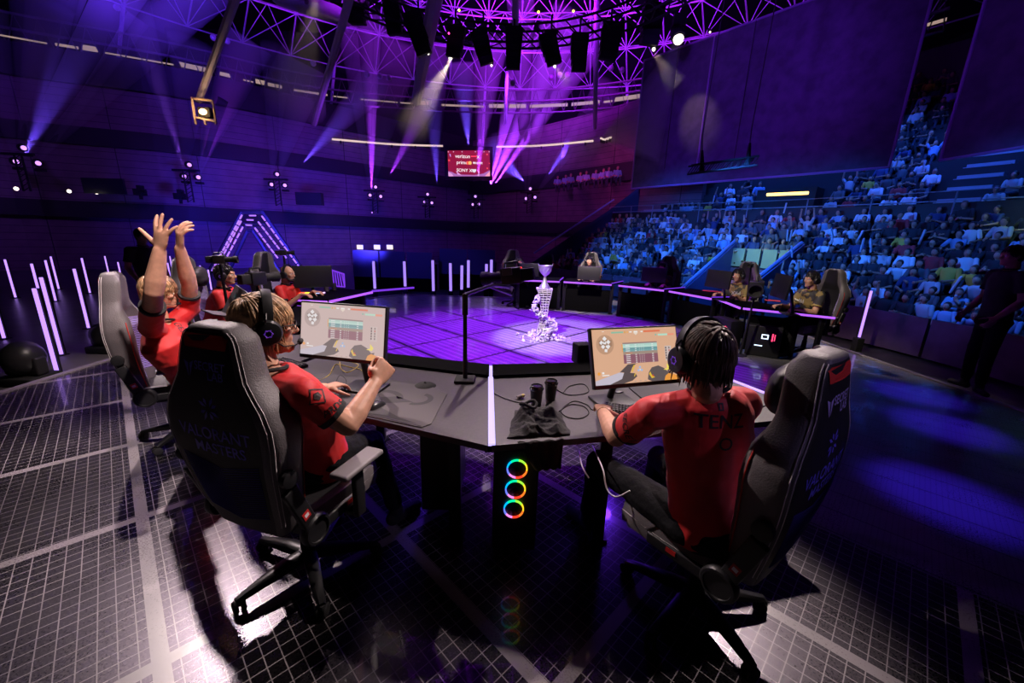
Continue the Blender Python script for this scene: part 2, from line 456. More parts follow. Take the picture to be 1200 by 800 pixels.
    if glasses:
        mb = MB()
        for s_ in (-1, 1):
            mb.tube([H + R @ V((s_ * .032 + math.cos(a) * .025, .103, .012 + math.sin(a) * .018)) for a in [2 * PI * i / 20 for i in range(20)]], .002, 6, closed=True)
            mb.tube([H + R @ V((s_ * .057, .103, .018)), H + R @ V((s_ * .078, .06, .015)), H + R @ V((s_ * .080, -.01, .005))], .0025, 6)
        mb.tube([H + R @ V((-.008, .105, .014)), H + R @ V((.008, .105, .014))], .002)
        mb.build('glasses', [BLK], t)
    mb = MB()
    for s_ in (-1, 1): mb.ell(H + R @ V((s_ * .032, .078, .010)), (.012, .012, .012), R, 12)
    mb.build('eye', [mat('eye_white', (.6, .58, .55), .2)], t)
    if hs: headset(t, H, R, mic, glow)
    return t, sh
def hand(F, N, T, curl=.25, spread=.15, thumb=.2, k=1.0): return dict(F=F, N=N, T=T, curl=curl, spread=spread, thumb=thumb, k=k)

# ------------------------------------------------------------------ gaming chair (own space, faces +Y, origin on the floor)
REC = math.radians(3)
def prof(s):
    K = [(0, .195, .065), (.1, .225, .085), (.25, .255, .10), (.4, .275, .115), (.52, .292, .125), (.6, .29, .12), (.68, .262, .11), (.74, .222, .10), (.8, .186, .098), (.9, .162, .095), (.96, .146, .09), (.99, .128, .078), (1.0, .112, .065)]
    for (a, w0, d0), (b, w1, d1) in zip(K, K[1:]):
        if s <= b:
            t = (s - a) / (b - a); return w0 + (w1 - w0) * t, d0 + (d1 - d0) * t
    return K[-1][1:]
BL = .90
def backpt(s, u, y):
    """s up the backrest, u across in metres, y forward in metres"""
    z = s * BL; c, n = math.cos(REC), math.sin(REC)
    bend = .05 * math.sin(s * PI) * -1
    yy = y + bend
    return V((u, -.235 - z * n + yy * c, .475 + z * c + yy * n))
def make_chair(label, detail=True):
    t = thing('gaming_chair', label, 'chair', world=False)
    # backrest shell: closed cross-sections
    def section(s, grow=0, dz=0):
        w_, d_ = prof(s); head = max(0, min(1, (s - .66) / .1)); pk = d_ * (1 - .25 * head); inner = .018 + .02 * head
        pts = [(-.80, -.048), (-.4, -.053), (0, -.055), (.4, -.053), (.80, -.048), (.90, -.043), (.965, -.03), (1.0, -.005), (1.0, pk * .55), (.97, pk * .85), (.90, pk), (.78, pk * .97), (.62, inner + .02), (.45, inner), (0, inner)]
        full = pts + [(-a, b) for a, b in reversed(pts[5:-1])]
        return [backpt(s, a * w_, b) for a, b in full]
    ss = [i / 44 for i in range(45)]; rings = [section(s) for s in ss]
    # rounded top
    for k, (sh, up) in enumerate(((.93, .010), (.80, .018), (.55, .022))):
        base = rings[44]; c = sum(base, V()) / len(base)
        rings.append([c + (p - c) * sh + V((0, -.16, .98)) * up for p in base])
    n = len(rings[0]); mb = MB()
    mb.ring(rings)
    me_m = []
    fi = 0
    for i in range(len(rings) - 1):
        for j in range(n):
            if i >= 44: mi = 1
            elif j <= 3 or j == n - 1: mi = 0
            elif j in (4, 5, 6, 7, 8) or j in (n - 2, n - 3, n - 4, n - 5, n - 6): mi = 1
            elif (j in (9, 10, 11) or j in (n - 7, n - 8, n - 9)): mi = 1
            else: mi = 0
            if .12 < ss[min(i, 44)] < .60 and (j in (10, 11) or j in (n - 8, n - 9)): mi = 2
            me_m.append(mi)
    mb.m = me_m + [1, 1]
    stripes = bpy.data.materials.get('striped_trim')
    if not stripes:
        stripes = mat('striped_trim', (.1, .08, .3), .5); nt = stripes.node_tree
        tc = nt.nodes.new('ShaderNodeTexCoord'); sp = nt.nodes.new('ShaderNodeSeparateXYZ'); nt.links.new(tc.outputs['Object'], sp.inputs[0])
        a = nt.nodes.new('ShaderNodeMath'); a.operation = 'MULTIPLY'; a.inputs[1].default_value = 75; nt.links.new(sp.outputs['Z'], a.inputs[0])
        b = nt.nodes.new('ShaderNodeMath'); b.operation = 'FRACT'; nt.links.new(a.outputs[0], b.inputs[0])
        g_ = nt.nodes.new('ShaderNodeMath'); g_.operation = 'GREATER_THAN'; g_.inputs[1].default_value = .45; nt.links.new(b.outputs[0], g_.inputs[0])
        mx = nt.nodes.new('ShaderNodeMix'); mx.data_type = 'RGBA'; mx.inputs['A'].default_value = (.02, .015, .05, 1); mx.inputs['B'].default_value = (.55, .45, .95, 1)
        nt.links.new(g_.outputs[0], mx.inputs['Factor']); nt.links.new(mx.outputs['Result'], nt.nodes['Principled BSDF'].inputs['Base Color'])
    back = mb.build('backrest', [LEATH, LEATG, stripes], t, 50)
    tree = bvh_of(back.data)
    # stitching and piping
    mb = MB()
    for sg in (-1, 1):
        for uu, y0 in ((.925, -.041), (.965, -.030)):
            mb.tube([backpt(s, sg * prof(s)[0] * uu, y0) + V((0, -.0015, 0)) for s in [i / 60 for i in range(4, 61)]], .0017, 5)
    mb.build('stitching', [STITCH], back)
    for sg in (-1, 1):
        mb = MB(); mb.tube([backpt(s, sg * prof(s)[0] * .985, prof(s)[1] * .80) for s in [i / 60 for i in range(5, 40)]], .003, 6)
        mb.build('piping', [mat('red_piping', (.55, .04, .03), .6)], back)
    # red tag at the top of the back, lettering, ribbed lower back
    U = (1, 0, 0); W_ = backpt(.9, 0, 0) - backpt(.2, 0, 0); O = lambda s, u=0: backpt(s, u, -.06)
    w9 = .135
    decal(poly_mesh([[(-w9 * .88, .02), (w9 * .88, .02), (w9 * .78, -.035), (-w9 * .78, -.035)]]), O(.968), U, W_, tree, 'red_tag', REDL, back, .0025)
    BLUE = mat('printed_blue', (.16, .13, .85), .5); LAV = mat('printed_lavender', (.5, .42, .85), .45)
    ink = LAV if 'lavender' in detail else BLUE
    icon = poly_mesh([[(-.030, .028), (-.004, .018), (-.004, -.036)], [(.026, .030), (.004, .018), (.004, -.034)]])
    decal(icon, O(.84, -.085), U, W_, tree, 'emblem', ink, back, .0025)
    decal(text_mesh('SECRET', .046, bold=.0008), O(.855, .022), U, W_, tree, 'lettering', ink, back, .0025)
    decal(text_mesh('LAB', .046, bold=.0008), O(.815, .05), U, W_, tree, 'lettering', ink, back, .0025)
    vm = []
    for k in range(4):
        a = PI / 4 + k * PI / 2; c_, s_ = math.cos(a), math.sin(a)
        for q in ([(.012, 0), (.030, .016), (.055, .016), (.040, .004)], [(.014, -.006), (.034, -.004), (.046, -.016), (.030, -.020)]):
            vm.append([(x * c_ - y * s_, x * s_ + y * c_) for x, y in q])
    decal(poly_mesh(vm), O(.67, 0), U, W_, tree, 'emblem', BLUE, back, .0025)
    decal(text_mesh('VALORANT', .072, bold=.001), O(.55), U, W_, tree, 'lettering', BLUE, back, .0025)
    decal(text_mesh('MASTERS', .066, bold=.001), O(.478, .02), U, W_, tree, 'lettering', BLUE, back, .0025)
    mb = MB()
    for i in range(24):
        s = .10 + i * .013; ww = prof(s)[0] * .74
        mb.tube([backpt(s + .05 * (abs(x) - .5), x * ww, -.0555 + .003 * x * x) for x in (-1, -.5, 0, .5, 1)], .0022, 5)
    mb.build('ribbing', [mat('blue_rib', (.09, .06, .5), .6)], back)
    # seat
    mb = MB(); rings = []
    for i in range(17):
        v_ = i / 16; y = -.20 + v_ * .50; hw = .255 + .02 * math.sin(v_ * PI) - (.03 if i > 14 else 0); drop = .03 * max(0, v_ - .8) / .2
        rings.append([V((a * hw, y, b - drop)) for a, b in ((-1, .44), (-1.03, .50), (-.97, .545), (-.8, .545), (-.6, .515), (0, .508), (.6, .515), (.8, .545), (.97, .545), (1.03, .50), (1, .44), (.6, .42), (-.6, .42))])
    mb.ring(rings)
    mb.m = [(1 if (f_ % 13) in (0, 1, 2, 8, 9, 7) else 0) for f_ in range(16 * 13)] + [0, 1]
    seat = mb.build('seat', [LEATH, LEATG], t, 60)
    mb = MB()
    for sg in (-1, 1): mb.tube([(sg * (.262 + .02 * math.sin(v_ * PI)), -.2 + v_ * .48, .502) for v_ in [i / 12 for i in range(13)]], .0017, 5)
    mb.build('stitching', [STITCH], seat)
    mb = MB(); mb.box((0, 0, .40), (.30, .32, .03)); mb.box((0, .02, .37), (.18, .22, .05)); mb.tube([(.09, .05, .37), (.2, .05, .37), (.27, .06, .36)], .006)
    mb.build('tilt_mechanism', [BLK], t)
    # recliner covers and brackets
    for sg in (-1, 1):
        mb = MB(); mb.lathe([(.066, -.02), (.072, -.012), (.072, .010), (.064, .020), (.054, .021), (.052, .014), (.02, .013), (.002, .013)], (sg * .285, -.20, .485), (sg, 0, 0), 32)
        mb.bbox((sg * .280, -.03, .475), (.03, .30, .055), .008)
        cv = mb.build('side_cover', [BLK], t, 40)
        mb = MB(); a = V((sg * .282, -.215, .50)); b = backpt(.30, sg * .275, -.01); dirv = (b - a).normalized(); x = V((1, 0, 0)); yv = dirv.cross(x)
        Rm = M((x, yv, dirv)).transposed(); mb.bbox(a.lerp(b, .5), (.028, .070, (b - a).length), .008, Rm)
        mb.lathe([(.034, -.015), (.038, 0), (.036, .016), (.02, .02), (.002, .02)], backpt(.36, sg * .283, -.005), (sg, 0, 0), 20)
        br = mb.build('bracket', [BLK], t, 40)
        mb = MB(); c = a.lerp(b, .38) + V((sg * .0155, 0, 0)); mb.box(c, (.002, .034, .038), Rm); mb.build('badge', [mat('red_badge', (.5, .02, .02), .5)], br, 0)
        mb = MB(); mb.box(c + V((sg * .001, 0, 0)), (.002, .020, .016), Rm); mb.build('badge_print', [STITCH], br, 0)
        mb = MB(); mb.box((sg * .2965, .0, .485), (.002, .045, .022)); mb.build('badge', [MATS['red_badge']], cv, 0)
        # armrest
        mb = MB(); mb.bbox((sg * .30, .02, .42), (.09, .05, .02), .006); mb.bbox((sg * .335, .02, .54), (.030, .062, .26), .008); mb.tube([(sg * .27, .05, .43), (sg * .31, .04, .46), (sg * .335, .03, .5)], .012)
        ar = mb.build('armrest', [BLK], t, 40)
        mb = MB(); mb.bbox((sg * .335, .03, .685), (.10, .27, .028), .012); mb.build('arm_pad', [mat('grey_pad', (.16, .145, .155), .55)], ar, 40)
    mb = MB(); mb.cyl((0, 0, .10), (0, 0, .36), .028, .028, 20); mb.cyl((0, 0, .07), (0, 0, .25), .038, .034, 20)
    mb.build('gas_lift', [METB], t)
    mb = MB(); mb.cyl((0, 0, .065), (0, 0, .13), .055, .045, 24); mb.build('hub', [METB], t)
    for k in range(5):
        a = PI / 2 + .3 + k * 2 * PI / 5; d = V((math.cos(a), math.sin(a), 0)); pz = V((-d.y, d.x, 0))
        rings = []
        for s, hw, z0, z1 in ((.03, .034, .075, .125), (.12, .032, .075, .122), (.22, .026, .068, .105), (.32, .020, .06, .085), (.345, .016, .06, .078)):
            c = d * s; rings.append([c + pz * hw + V((0, 0, z0)), c + pz * hw + V((0, 0, z1 - .008)), c + pz * hw * .6 + V((0, 0, z1)), c - pz * hw * .6 + V((0, 0, z1)), c - pz * hw + V((0, 0, z1 - .008)), c - pz * hw + V((0, 0, z0))])
        mb = MB(); mb.ring(rings); leg = mb.build('leg', [METB], t, 40)
        mb = MB(); a2 = a + 1.1 + k; wd = V((math.cos(a2), math.sin(a2), 0)); c = d * .335 + V((0, 0, .031))
        for q in (-1, 1): mb.lathe([(.012, -.008), (.028, -.008), (.031, -.003), (.031, .005), (.026, .009), (.008, .010)], c + wd * q * .016, wd * q, 20)
        mb.cyl(c, d * .335 + V((0, 0, .075)), .008); mb.box(c + V((0, 0, .022)), (.03, .03, .02))
        mb.build('caster', [BLKM], leg, 40)
    return t
# ------------------------------------------------------------------ platform and floors
def nodes(m):
    nt = m.node_tree
    def mth(op, a, b=None, c=None):
        n = nt.nodes.new('ShaderNodeMath'); n.operation = op
        for i, x in enumerate((a, b, c)):
            if x is None: continue
            if isinstance(x, (int, float)): n.inputs[i].default_value = x
            else: nt.links.new(x, n.inputs[i])
        return n.outputs[0]
    def mix(f, a, b):
        n = nt.nodes.new('ShaderNodeMix'); n.data_type = 'RGBA'
        for k, x in (('Factor', f), ('A', a), ('B', b)):
            s = n.inputs[k] if k != 'Factor' else n.inputs[0]
            if k != 'Factor': s = [q for q in n.inputs if q.name == k and q.type == 'RGBA'][0]
            if isinstance(x, (int, float)): s.default_value = x
            elif isinstance(x, tuple): s.default_value = (*x, 1)
            else: nt.links.new(x, s)
        return [q for q in n.outputs if q.type == 'RGBA'][0]
    def line(x, off, per, wid):
        return mth('LESS_THAN', mth('FRACT', mth('DIVIDE', mth('ADD', x, off + 1000 * per), per)), wid / per)
    return nt, mth, mix, line
fm = mat('platform_panels', (.05, .05, .05), .3); nt, mth, mix, line = nodes(fm)
bs = nt.nodes['Principled BSDF']; tc = nt.nodes.new('ShaderNodeTexCoord'); sp = nt.nodes.new('ShaderNodeSeparateXYZ'); nt.links.new(tc.outputs['Object'], sp.inputs[0])
u = mth('MULTIPLY', mth('ADD', sp.outputs['X'], sp.outputs['Y']), .7071); v = mth('MULTIPLY', mth('SUBTRACT', sp.outputs['Y'], sp.outputs['X']), .7071)
fine = mth('MAXIMUM', line(u, 0, .062, .0045), line(v, 0, .062, .0045))
beam = mth('MAXIMUM', line(u, .12 + .03, 1.08, .06), line(v, -1.87 + .03, 1.19, .06))
seam = mth('MAXIMUM', line(u, .12 + .012, 1.08, .05), line(v, -1.87 + .012, 1.19, .05))
strp = line(u, 0, .12, .035)
dx = mth('SUBTRACT', sp.outputs['X'], .4); dy = mth('SUBTRACT', sp.outputs['Y'], 6.5)
dist = mth('SQRT', mth('ADD', mth('MULTIPLY', dx, dx), mth('MULTIPLY', dy, dy)))
cen = mth('LESS_THAN', dist, 3.35)
rgt = mth('GREATER_THAN', u, 2.95)
nz = nt.nodes.new('ShaderNodeTexNoise'); nz.inputs['Scale'].default_value = 110; nz.inputs['Detail'].default_value = 6; nt.links.new(tc.outputs['Object'], nz.inputs['Vector'])
nz2 = nt.nodes.new('ShaderNodeTexNoise'); nz2.inputs['Scale'].default_value = 3; nz2.inputs['Detail'].default_value = 3; nt.links.new(tc.outputs['Object'], nz2.inputs['Vector'])
scr = mth('MULTIPLY', mth('GREATER_THAN', nz.outputs['Fac'], .56), .5)
cell = mix(scr, (.042, .038, .046), (.078, .070, .078))
grid = mix(mth('MAXIMUM', fine, beam), cell, (.20, .18, .19))
ctile = mix(seam, mix(strp, (.20, .20, .21), (.42, .40, .42)), (.008, .008, .008))
rtile = mix(mth('MAXIMUM', line(u, 0, .27, .012), mth('MULTIPLY', line(v, 0, .03, .006), .35)), (.13, .13, .14), (.02, .02, .024))
colr = mix(cen, mix(rgt, grid, rtile), ctile)
nt.links.new(colr, bs.inputs['Base Color'])
rgh = mth('ADD', mth('MULTIPLY', nz.outputs['Fac'], .22), mth('ADD', mth('MULTIPLY', nz2.outputs['Fac'], .16), .11))
nt.links.new(mth('MULTIPLY', mth('SUBTRACT', 1, mth('MAXIMUM', mth('MAXIMUM', fine, beam), mth('MAXIMUM', cen, rgt))), .94), bs.inputs['Metallic']); nt.links.new(rgh, bs.inputs['Roughness']); bs.inputs['Coat Weight'].default_value = .35; bs.inputs['Coat Roughness'].default_value = .04
bs.inputs['Specular IOR Level'].default_value = .6
plat = [(-5.3, -1.2), (5.8, -1.2), (5.8, 8.6), (3.9, 11.4), (-3.2, 11.4), (-5.3, 8.6)]
mb = MB(); mb.prism(plat, -.38, 0); floor = struct(mb.build('floor', [fm], smooth=0), 'raised gridded performance platform')
# raised metal rim on the platform edges
mb = MB()
for a, b in zip(plat, plat[1:] + plat[:1]):
    a = V((*a, .006)); b = V((*b, .006)); mb.box((a + b) / 2, ((b - a).length, .07, .02), M.Rotation(math.atan2(b.y - a.y, b.x - a.x), 3, 'Z'))
struct(mb.build('trim_1', [mat('rim_metal', (.30, .27, .29), .4, metal=.4)], smooth=0), 'metal rim of the platform')
hm = mat('hall_floor', (.05, .045, .05), .32, noise_=(2.5, .5))
mb = MB(); mb.box((0, 14, -.45), (70, 70, .1)); struct(mb.build('floor', [hm], smooth=0), 'dark glossy hall floor around the platform')
mb = MB(); mb.add([(-12, 5.6, -.397), (-5.35, 5.6, -.397), (-5.35, 7.2, -.397), (-12, 6.5, -.397)], [(0, 1, 2, 3)])
struct(mb.build('trim_2', [mat('walk_strip', (.16, .14, .15), .5)], smooth=0), 'pale walkway strip on the hall floor')
struct(floor)

# ------------------------------------------------------------------ desks
DESK = mat('desk_laminate', (.050, .043, .047), .45, noise_=(60, .12)); DESKD = mat('desk_dark', (.002, .002, .0025), .9, spec=.05)
def desk(label, poly, strips, front=None, legs=None, group=None, top=.73, dark=False):
    c = sum((V((*p, 0)) for p in poly), V()) / len(poly)
    t = thing('gaming_desk', label, 'desk', (c.x, c.y, 0), group=group)
    mb = MB(); mb.prism(poly, top - .035, top); mb.build('tabletop', [DESKD if dark else DESK], t, 0)
    if front:
        a, b, z0, z1, off = front
        a = V((*a, 0)); b = V((*b, 0)); d = (b - a).normalized(); n = V((d.y, -d.x, 0)) * off
        mb = MB(); mb.slab([a + V((0, 0, z0)), b + V((0, 0, z0)), b + V((0, 0, z1)), a + V((0, 0, z1))], n); mb.build('front_panel', [MATS['desk_dark']], t, 0)
    for p in legs or []:
        mb = MB(); mb.bbox((p[0], p[1], top / 2 - .02), (.07, .05, top - .04), .006); mb.box((p[0], p[1], .012), (.10, .10, .024)); mb.build('leg', [METB], t, 40)
    for s in strips:
        a, b, wd, h, m = s
        a = V(a); b = V(b); d = (b - a); mb = MB(); mb.box((a + b) / 2, (d.length, wd, h), M((d.normalized(), V((0, 0, 1)).cross(d.normalized()).normalized(), V((0, 0, 1)))).transposed())
        mb.build('light_strip', [m], t, 0)
    return t
sA = (-.095, 1.79); sD = (-.165, 3.0)
RC = [(-.085, 1.79), (.456, 1.915), (1.93, 2.27), (1.50, 3.30), (.67, 3.16), (-.15, 3.02)]
LC = [(-.105, 1.79), (-.175, 3.02), (-1.0, 3.22), (-1.50, 3.40), (-1.80, 2.44), (-.98, 2.12)]
dR = desk('near grey desk holding the right-hand monitor, keyboard and two lidded cups', RC, [((1.50, 3.30, .735), (1.93, 2.27, .735), .02, .012, VIOLETW)], ((.0, 3.0), (1.47, 3.27), .36, .695, .03), [(.55, 2.03), (1.80, 2.35), (1.45, 3.2)])
dL = desk('near grey desk with wide patterned mouse mat, left of the light seam', LC, [((-.085, 1.795, .733), (-.165, 3.02, .733), .036, .014, emat('seam_light', (.52, .42, 1), 1.5))], ((-1.45, 3.37), (-.17, 3.0), .36, .695, .03), [(-.30, 1.98), (-1.70, 2.55), (-1.1, 3.1)])
desk('grey desk of the cheering player, behind the near left monitor', [(-1.86, 2.46), (-1.55, 3.42), (-1.9, 4.0), (-2.42, 3.62)], [], ((-1.92, 3.9), (-1.6, 3.4), .03, .69, .03), [(-2.3, 3.55)])
desk('black desk under the silver notebook at the left arc', [(-2.62, 4.05), (-2.1, 4.35), (-2.3, 5.35), (-2.95, 5.35)], [((-2.95, 5.36, .72), (-2.32, 5.36, .72), .02, .02, VIOLET)], None, [(-2.85, 5.2), (-2.2, 4.5)], dark=True)
desk('black desk with rainbow keyboard in front of the bald player', [(-3.35, 5.95), (-2.76, 5.93), (-2.50, 7.0), (-3.2, 7.15)], [((-2.76, 5.92, .70), (-2.49, 7.0, .70), .02, .035, VIOLET), ((-3.34, 5.94, .70), (-2.80, 5.92, .70), .02, .02, VIOLET)], ((-2.62, 6.98), (-2.86, 6.0), .03, .65, .03), [(-2.85, 6.05), (-2.62, 6.9)], dark=True)
def dk(a, b, dep, label, endstrip=None, skew=0):
    a = V((*a, 0)); b = V((*b, 0)); cc = V((.4, 6.5, 0)); m = (a + b) / 2; n = (m - cc).normalized()
    na = (a - cc).normalized(); nb = (b - cc).normalized(); c = b + nb * dep; d = a + na * dep
    z = .70; e = V((0, 0, z)); st = [(a + e - n * .012, b + e - n * .012, .02, .035, VIOLET)]
    st.append((b + V((0, 0, .735)), c + V((0, 0, .735)), .03, .012, VIOLETD))
    k = n * .12
    return desk(label, [tuple(q)[:2] for q in (a, b, c, d)], st, (tuple(b + k)[:2], tuple(a + k)[:2], .03, .55, -.03), [tuple(a + n * .08)[:2], tuple(b + n * .08)[:2], tuple(c - nb * .1)[:2], tuple(d - na * .1)[:2]], 'gaming desks of the opposing row', dark=True)
dk((.10, 9.72), (1.10, 9.62), .78, 'black desk at the far left end of the opposing row, behind the trophy')
dk((1.20, 9.62), (2.28, 9.32), .78, 'black desk second from the left in the opposing row')
dk((2.42, 9.22), (3.22, 8.55), .78, 'black desk in the middle of the opposing row')
dk((3.30, 8.45), (3.74, 7.50), .78, 'black desk second from the right in the opposing row')
t5 = desk('black desk at the right end of the opposing row, two lit computer cases below', [(3.70, 6.42), (4.73, 5.80), (4.86, 6.35), (4.40, 7.0), (3.80, 7.40)], [((3.72, 6.40, .715), (4.74, 5.79, .715), .02, .03, VIOLET), ((3.69, 6.43, .715), (3.79, 7.38, .715), .02, .03, VIOLET)], ((3.86, 6.44), (4.45, 6.08), .03, .62, .03), [(4.66, 5.92), (3.82, 7.2)], 'gaming desks of the opposing row', dark=True)
for par, poly in ((dR, [(-.15, 3.02), (.67, 3.16), (1.50, 3.30), (1.58, 3.08), (.63, 2.92), (-.135, 2.76)]), (dL, [(-.175, 3.02), (-.16, 2.76), (-.99, 2.98), (-1.56, 3.18), (-1.50, 3.40), (-1.0, 3.22)])):
    mb = MB(); mb.prism(poly, .7302, .752); mb.build('cable_tray', [DESKD], par, 0)
mb = MB(); mb.slab([V((-.07, 1.795, .69)), V((-.12, 1.795, .69)), V((-.19, 3.02, .69)), V((-.14, 3.02, .69))], (0, 0, .034)); mb.build('seam_light_blocker', [DESKD], dL, 0)  # added black plate, stops the strip's light showing below the desk
# low light bar lying by the far left desk
tag(MB().box((Z(436, 341, .03) + Z(485, 337, .03)) / 2, ((Z(436, 341, .03) - Z(485, 337, .03)).length, .05, .05), M.Rotation(math.atan2(*(Z(485, 337, .03) - Z(436, 341, .03)).yx), 3, 'Z')).build('light_bar', [VIOLETD], smooth=0), 'violet light bar lying flat on the platform beyond the bald player\'s desk', 'light')

# ------------------------------------------------------------------ monitors
SCR = {}
def screen_m(name, col, s): return emat('screen_' + name, col, s)
def hexs(cx, cy, r, k=6, r0=0): return [(cx + math.cos(r0 + 2 * PI * i / k) * r, cy + math.sin(r0 + 2 * PI * i / k) * r) for i in range(k)]
def rect(x0, y0, x1, y1): return [(x0, y0), (x1, y0), (x1, y1), (x0, y1)]
def monitor(label, c, yaw, tilt, content=None, foot=None, W=.571, H=.345, group=None, hood=False, tint=None):
    c = V(c); t = thing('monitor', label, 'monitor', (c.x, c.y, .73), yaw, group, world=False); c = V((0, 0, c.z - .73))
    up = V((0, math.sin(tilt), math.cos(tilt))); rt = V((1, 0, 0)); nb = V((0, math.cos(tilt), -math.sin(tilt)))
    R = M((rt, nb, up)).transposed()
    mb = MB(); mb.bbox(c + nb * .018, (W, .036, H), .006, R); mb.bbox(c + nb * .045, (W * .5, .04, H * .55), .015, R)
    pan = mb.build('panel', [BLK], t, 40)
    mb = MB(); mb.tube([c + nb * .06, c + nb * .16 + V((0, 0, -.04)), V((0, c.y + .24, .02))], .022, 10); mb.build('stand', [BLK], t, 40)
    mb = MB(); mb.bbox((0, .20, .01), (.26, .20, .018), .008); mb.build('base', [BLK], t, 40)
    if hood:
        for s in (-1, 1):
            mb = MB(); mb.box(c + rt * s * (W / 2 + .005) - nb * .09, (.006, .20, H), R); mb.build('side_shield', [BLKM], t, 0)
    if content:
        w_, h_ = W - .016, H - .034
        def lay(poly, col, s, k, nm=None):
            mb = MB(); mb.add([c + R @ V((x * w_, -.0012 - k * .0004, y * w_ + .006)) for x, y in poly], [tuple(range(len(poly)))])
            return mb, emat(nm or ('scr_%d_%d_%d_%d' % tuple(int(q * 99) for q in (*col, s))), col, s)
        A = h_ / w_ / 2
        mb, m = lay(rect(-.5, -A, .5, A), content['bg'], content['s'], 0); scr = mb.build('screen', [m], t, 0)
        D = {}
        def put(poly, col, k=1):
            mb, m = lay(poly, tuple(q for q in col), content['s'], k); D.setdefault(m.name, (MB(), m, k)); D[m.name][0].add(mb.v, mb.f)
        content['f'](put, A, content)
        for nm, (mb, m, k) in D.items(): mb.build('screen_graphic', [m], scr, 0)
    return t
def game(put, A, C):
    w_ = (.86, .86, .86); dk_ = (.12, .10, .10); q = C['wash']
    mixc = lambda c: tuple(a * (1 - q) + b * q for a, b in zip(c, C['bg']))
    # top bar
    put(rect(-.28, A - .045, -.14, A - .028), mixc((.25, .52, .38))); put(rect(.10, A - .045, .30, A - .026), mixc((.75, .17, .08)))
    put(rect(-.13, A - .046, -.115, A - .026), mixc((.7, .35, .05))); put(rect(-.10, A - .046, -.085, A - .026), mixc((.8, .4, .1))); put(rect(-.07, A - .042, -.04, A - .03), mixc(w_))
    put([(-.02, A - .03), (.03, A - .03), (.03, A - .05), (.005, A - .07), (-.02, A - .05)], mixc((.8, .7, .6))); put(rect(-.015, A - .04, .025, A - .028), mixc(w_), 2); put(rect(.065, A - .042, .09, A - .03), mixc(w_))
    put(rect(.27, A - .088, .39, A - .068), mixc((.45, .75, .6))); put(rect(.39, A - .088, .47, A - .068), mixc((.85, .3, .2))); put(rect(.235, A - .085, .255, A - .068), mixc((.25, .5, .4)))
    put(rect(-.385, A - .025, -.36, A - .02), mixc(w_))
    # map
    put(hexs(-.36, A - .155, .10, 28), mixc(tuple(a * .72 for a in C['bg'])), 1)
    put([(-.43, A - .11), (-.28, A - .11), (-.28, A - .17), (-.33, A - .2), (-.38, A - .2), (-.43, A - .16)], mixc(tuple(a * .5 for a in C['bg'])), 2)
    for x, y, r in ((-.362, A - .095, .026), (-.40, A - .135, .024), (-.322, A - .13, .024), (-.362, A - .135, .022), (-.385, A - .175, .024), (-.33, A - .175, .028), (-.355, A - .215, .022)):
        put(hexs(x, y, r, 4, 0 if r > .023 else .6), mixc((.83, .82, .84)), 3)
    for x, y in ((-.365, A - .125), (-.335, A - .155), (-.39, A - .15)): put(hexs(x, y, .010, 5), mixc((.25, .18, .14)), 4)
    # score table
    x0, x1, y1 = -.16, .25, .135
    put(rect(x0, y1 - .014, x1, y1), mixc((.30, .20, .20)), 1)
    for i in range(4): put(rect(x0, y1 - .034 - .020 * i, x1, y1 - .014 - .020 * i), mixc(((.42, .66, .60), (.48, .74, .66), (.12, .32, .35), (.16, .38, .40))[i]), 1)
    put(rect(x0, y1 - .124, x1, y1 - .094), mixc((.35, .27, .22)), 1); put(rect(x0, y1 - .215, x1, y1 - .124), mixc((.24, .09, .14)), 1)
    for i in range(10):
        if i == 4: continue
        yy = y1 - .026 - .020 * i
        for xx, l in ((x0 + .03, .05), (x0 + .14, .018), (x0 + .19, .006), (x0 + .215, .006), (x0 + .24, .006), (x0 + .34, .02)): put(rect(xx, yy - .004, xx + l, yy + .003), mixc(w_), 3)
    for i in range(4): put(rect(x0 - .012, y1 - .034 - .020 * i, x0, y1 - .018 - .020 * i), mixc((.8, .35, .05)), 1)
    for i in range(5): put(rect(x0 + .03 + i * .016, y1 - .116, x0 + .038 + i * .016, y1 - .106), mixc((.8, .25, .1)), 3)
    # side list
    put(rect(.34, -.075, .42, .08), mixc((.62, .52, .50)), 1)
    for i in range(5): put(rect(.345, .05 - i * .027, .36, .07 - i * .027), mixc((.08, .06, .07)), 3); put(rect(.385, .05 - i * .027, .40, .07 - i * .027), mixc((.5, .1, .1)) if i == 1 else mixc((.2, .15, .15)), 3)
    # gloves
    put([(-.5, -A), (-.5, -A + 0.044), (-.22, -A + 0.116), (-.16, -A + 0.104), (-.17, -A + 0.040), (-.3, -A)], mixc((.55, .52, .62)), 2)
    put([(-.34, -A), (-.2, -A + 0.048), (-.17, -A + 0.112), (-.22, -A + 0.116), (-.12, -A + 0.192), (-.02, -A + 0.196), (-.07, -A + 0.160), (-.10, -A + 0.104), (-.04, -A + 0.096), (-.02, -A + 0.064), (-.08, -A + 0.024), (-.18, -A)], mixc((.07, .06, .07)), 3)
    put([(-.085, -A + 0.112), (-.07, -A + 0.112), (-.035, -A + 0.184), (-.055, -A + 0.180)], mixc((.75, .5, .04)), 4); put([(-.06, -A + 0.064), (-.05, -A + 0.064), (-.035, -A + 0.096), (-.045, -A + 0.100)], mixc((.75, .5, .04)), 4)
    put([(.10, -A + 0.024), (.12, -A + 0.096), (.16, -A + 0.144), (.24, -A + 0.160), (.31, -A + 0.128), (.36, -A + 0.080), (.40, -A + 0.088), (.37, -A), (.15, -A)], mixc((.09, .08, .09)), 3)
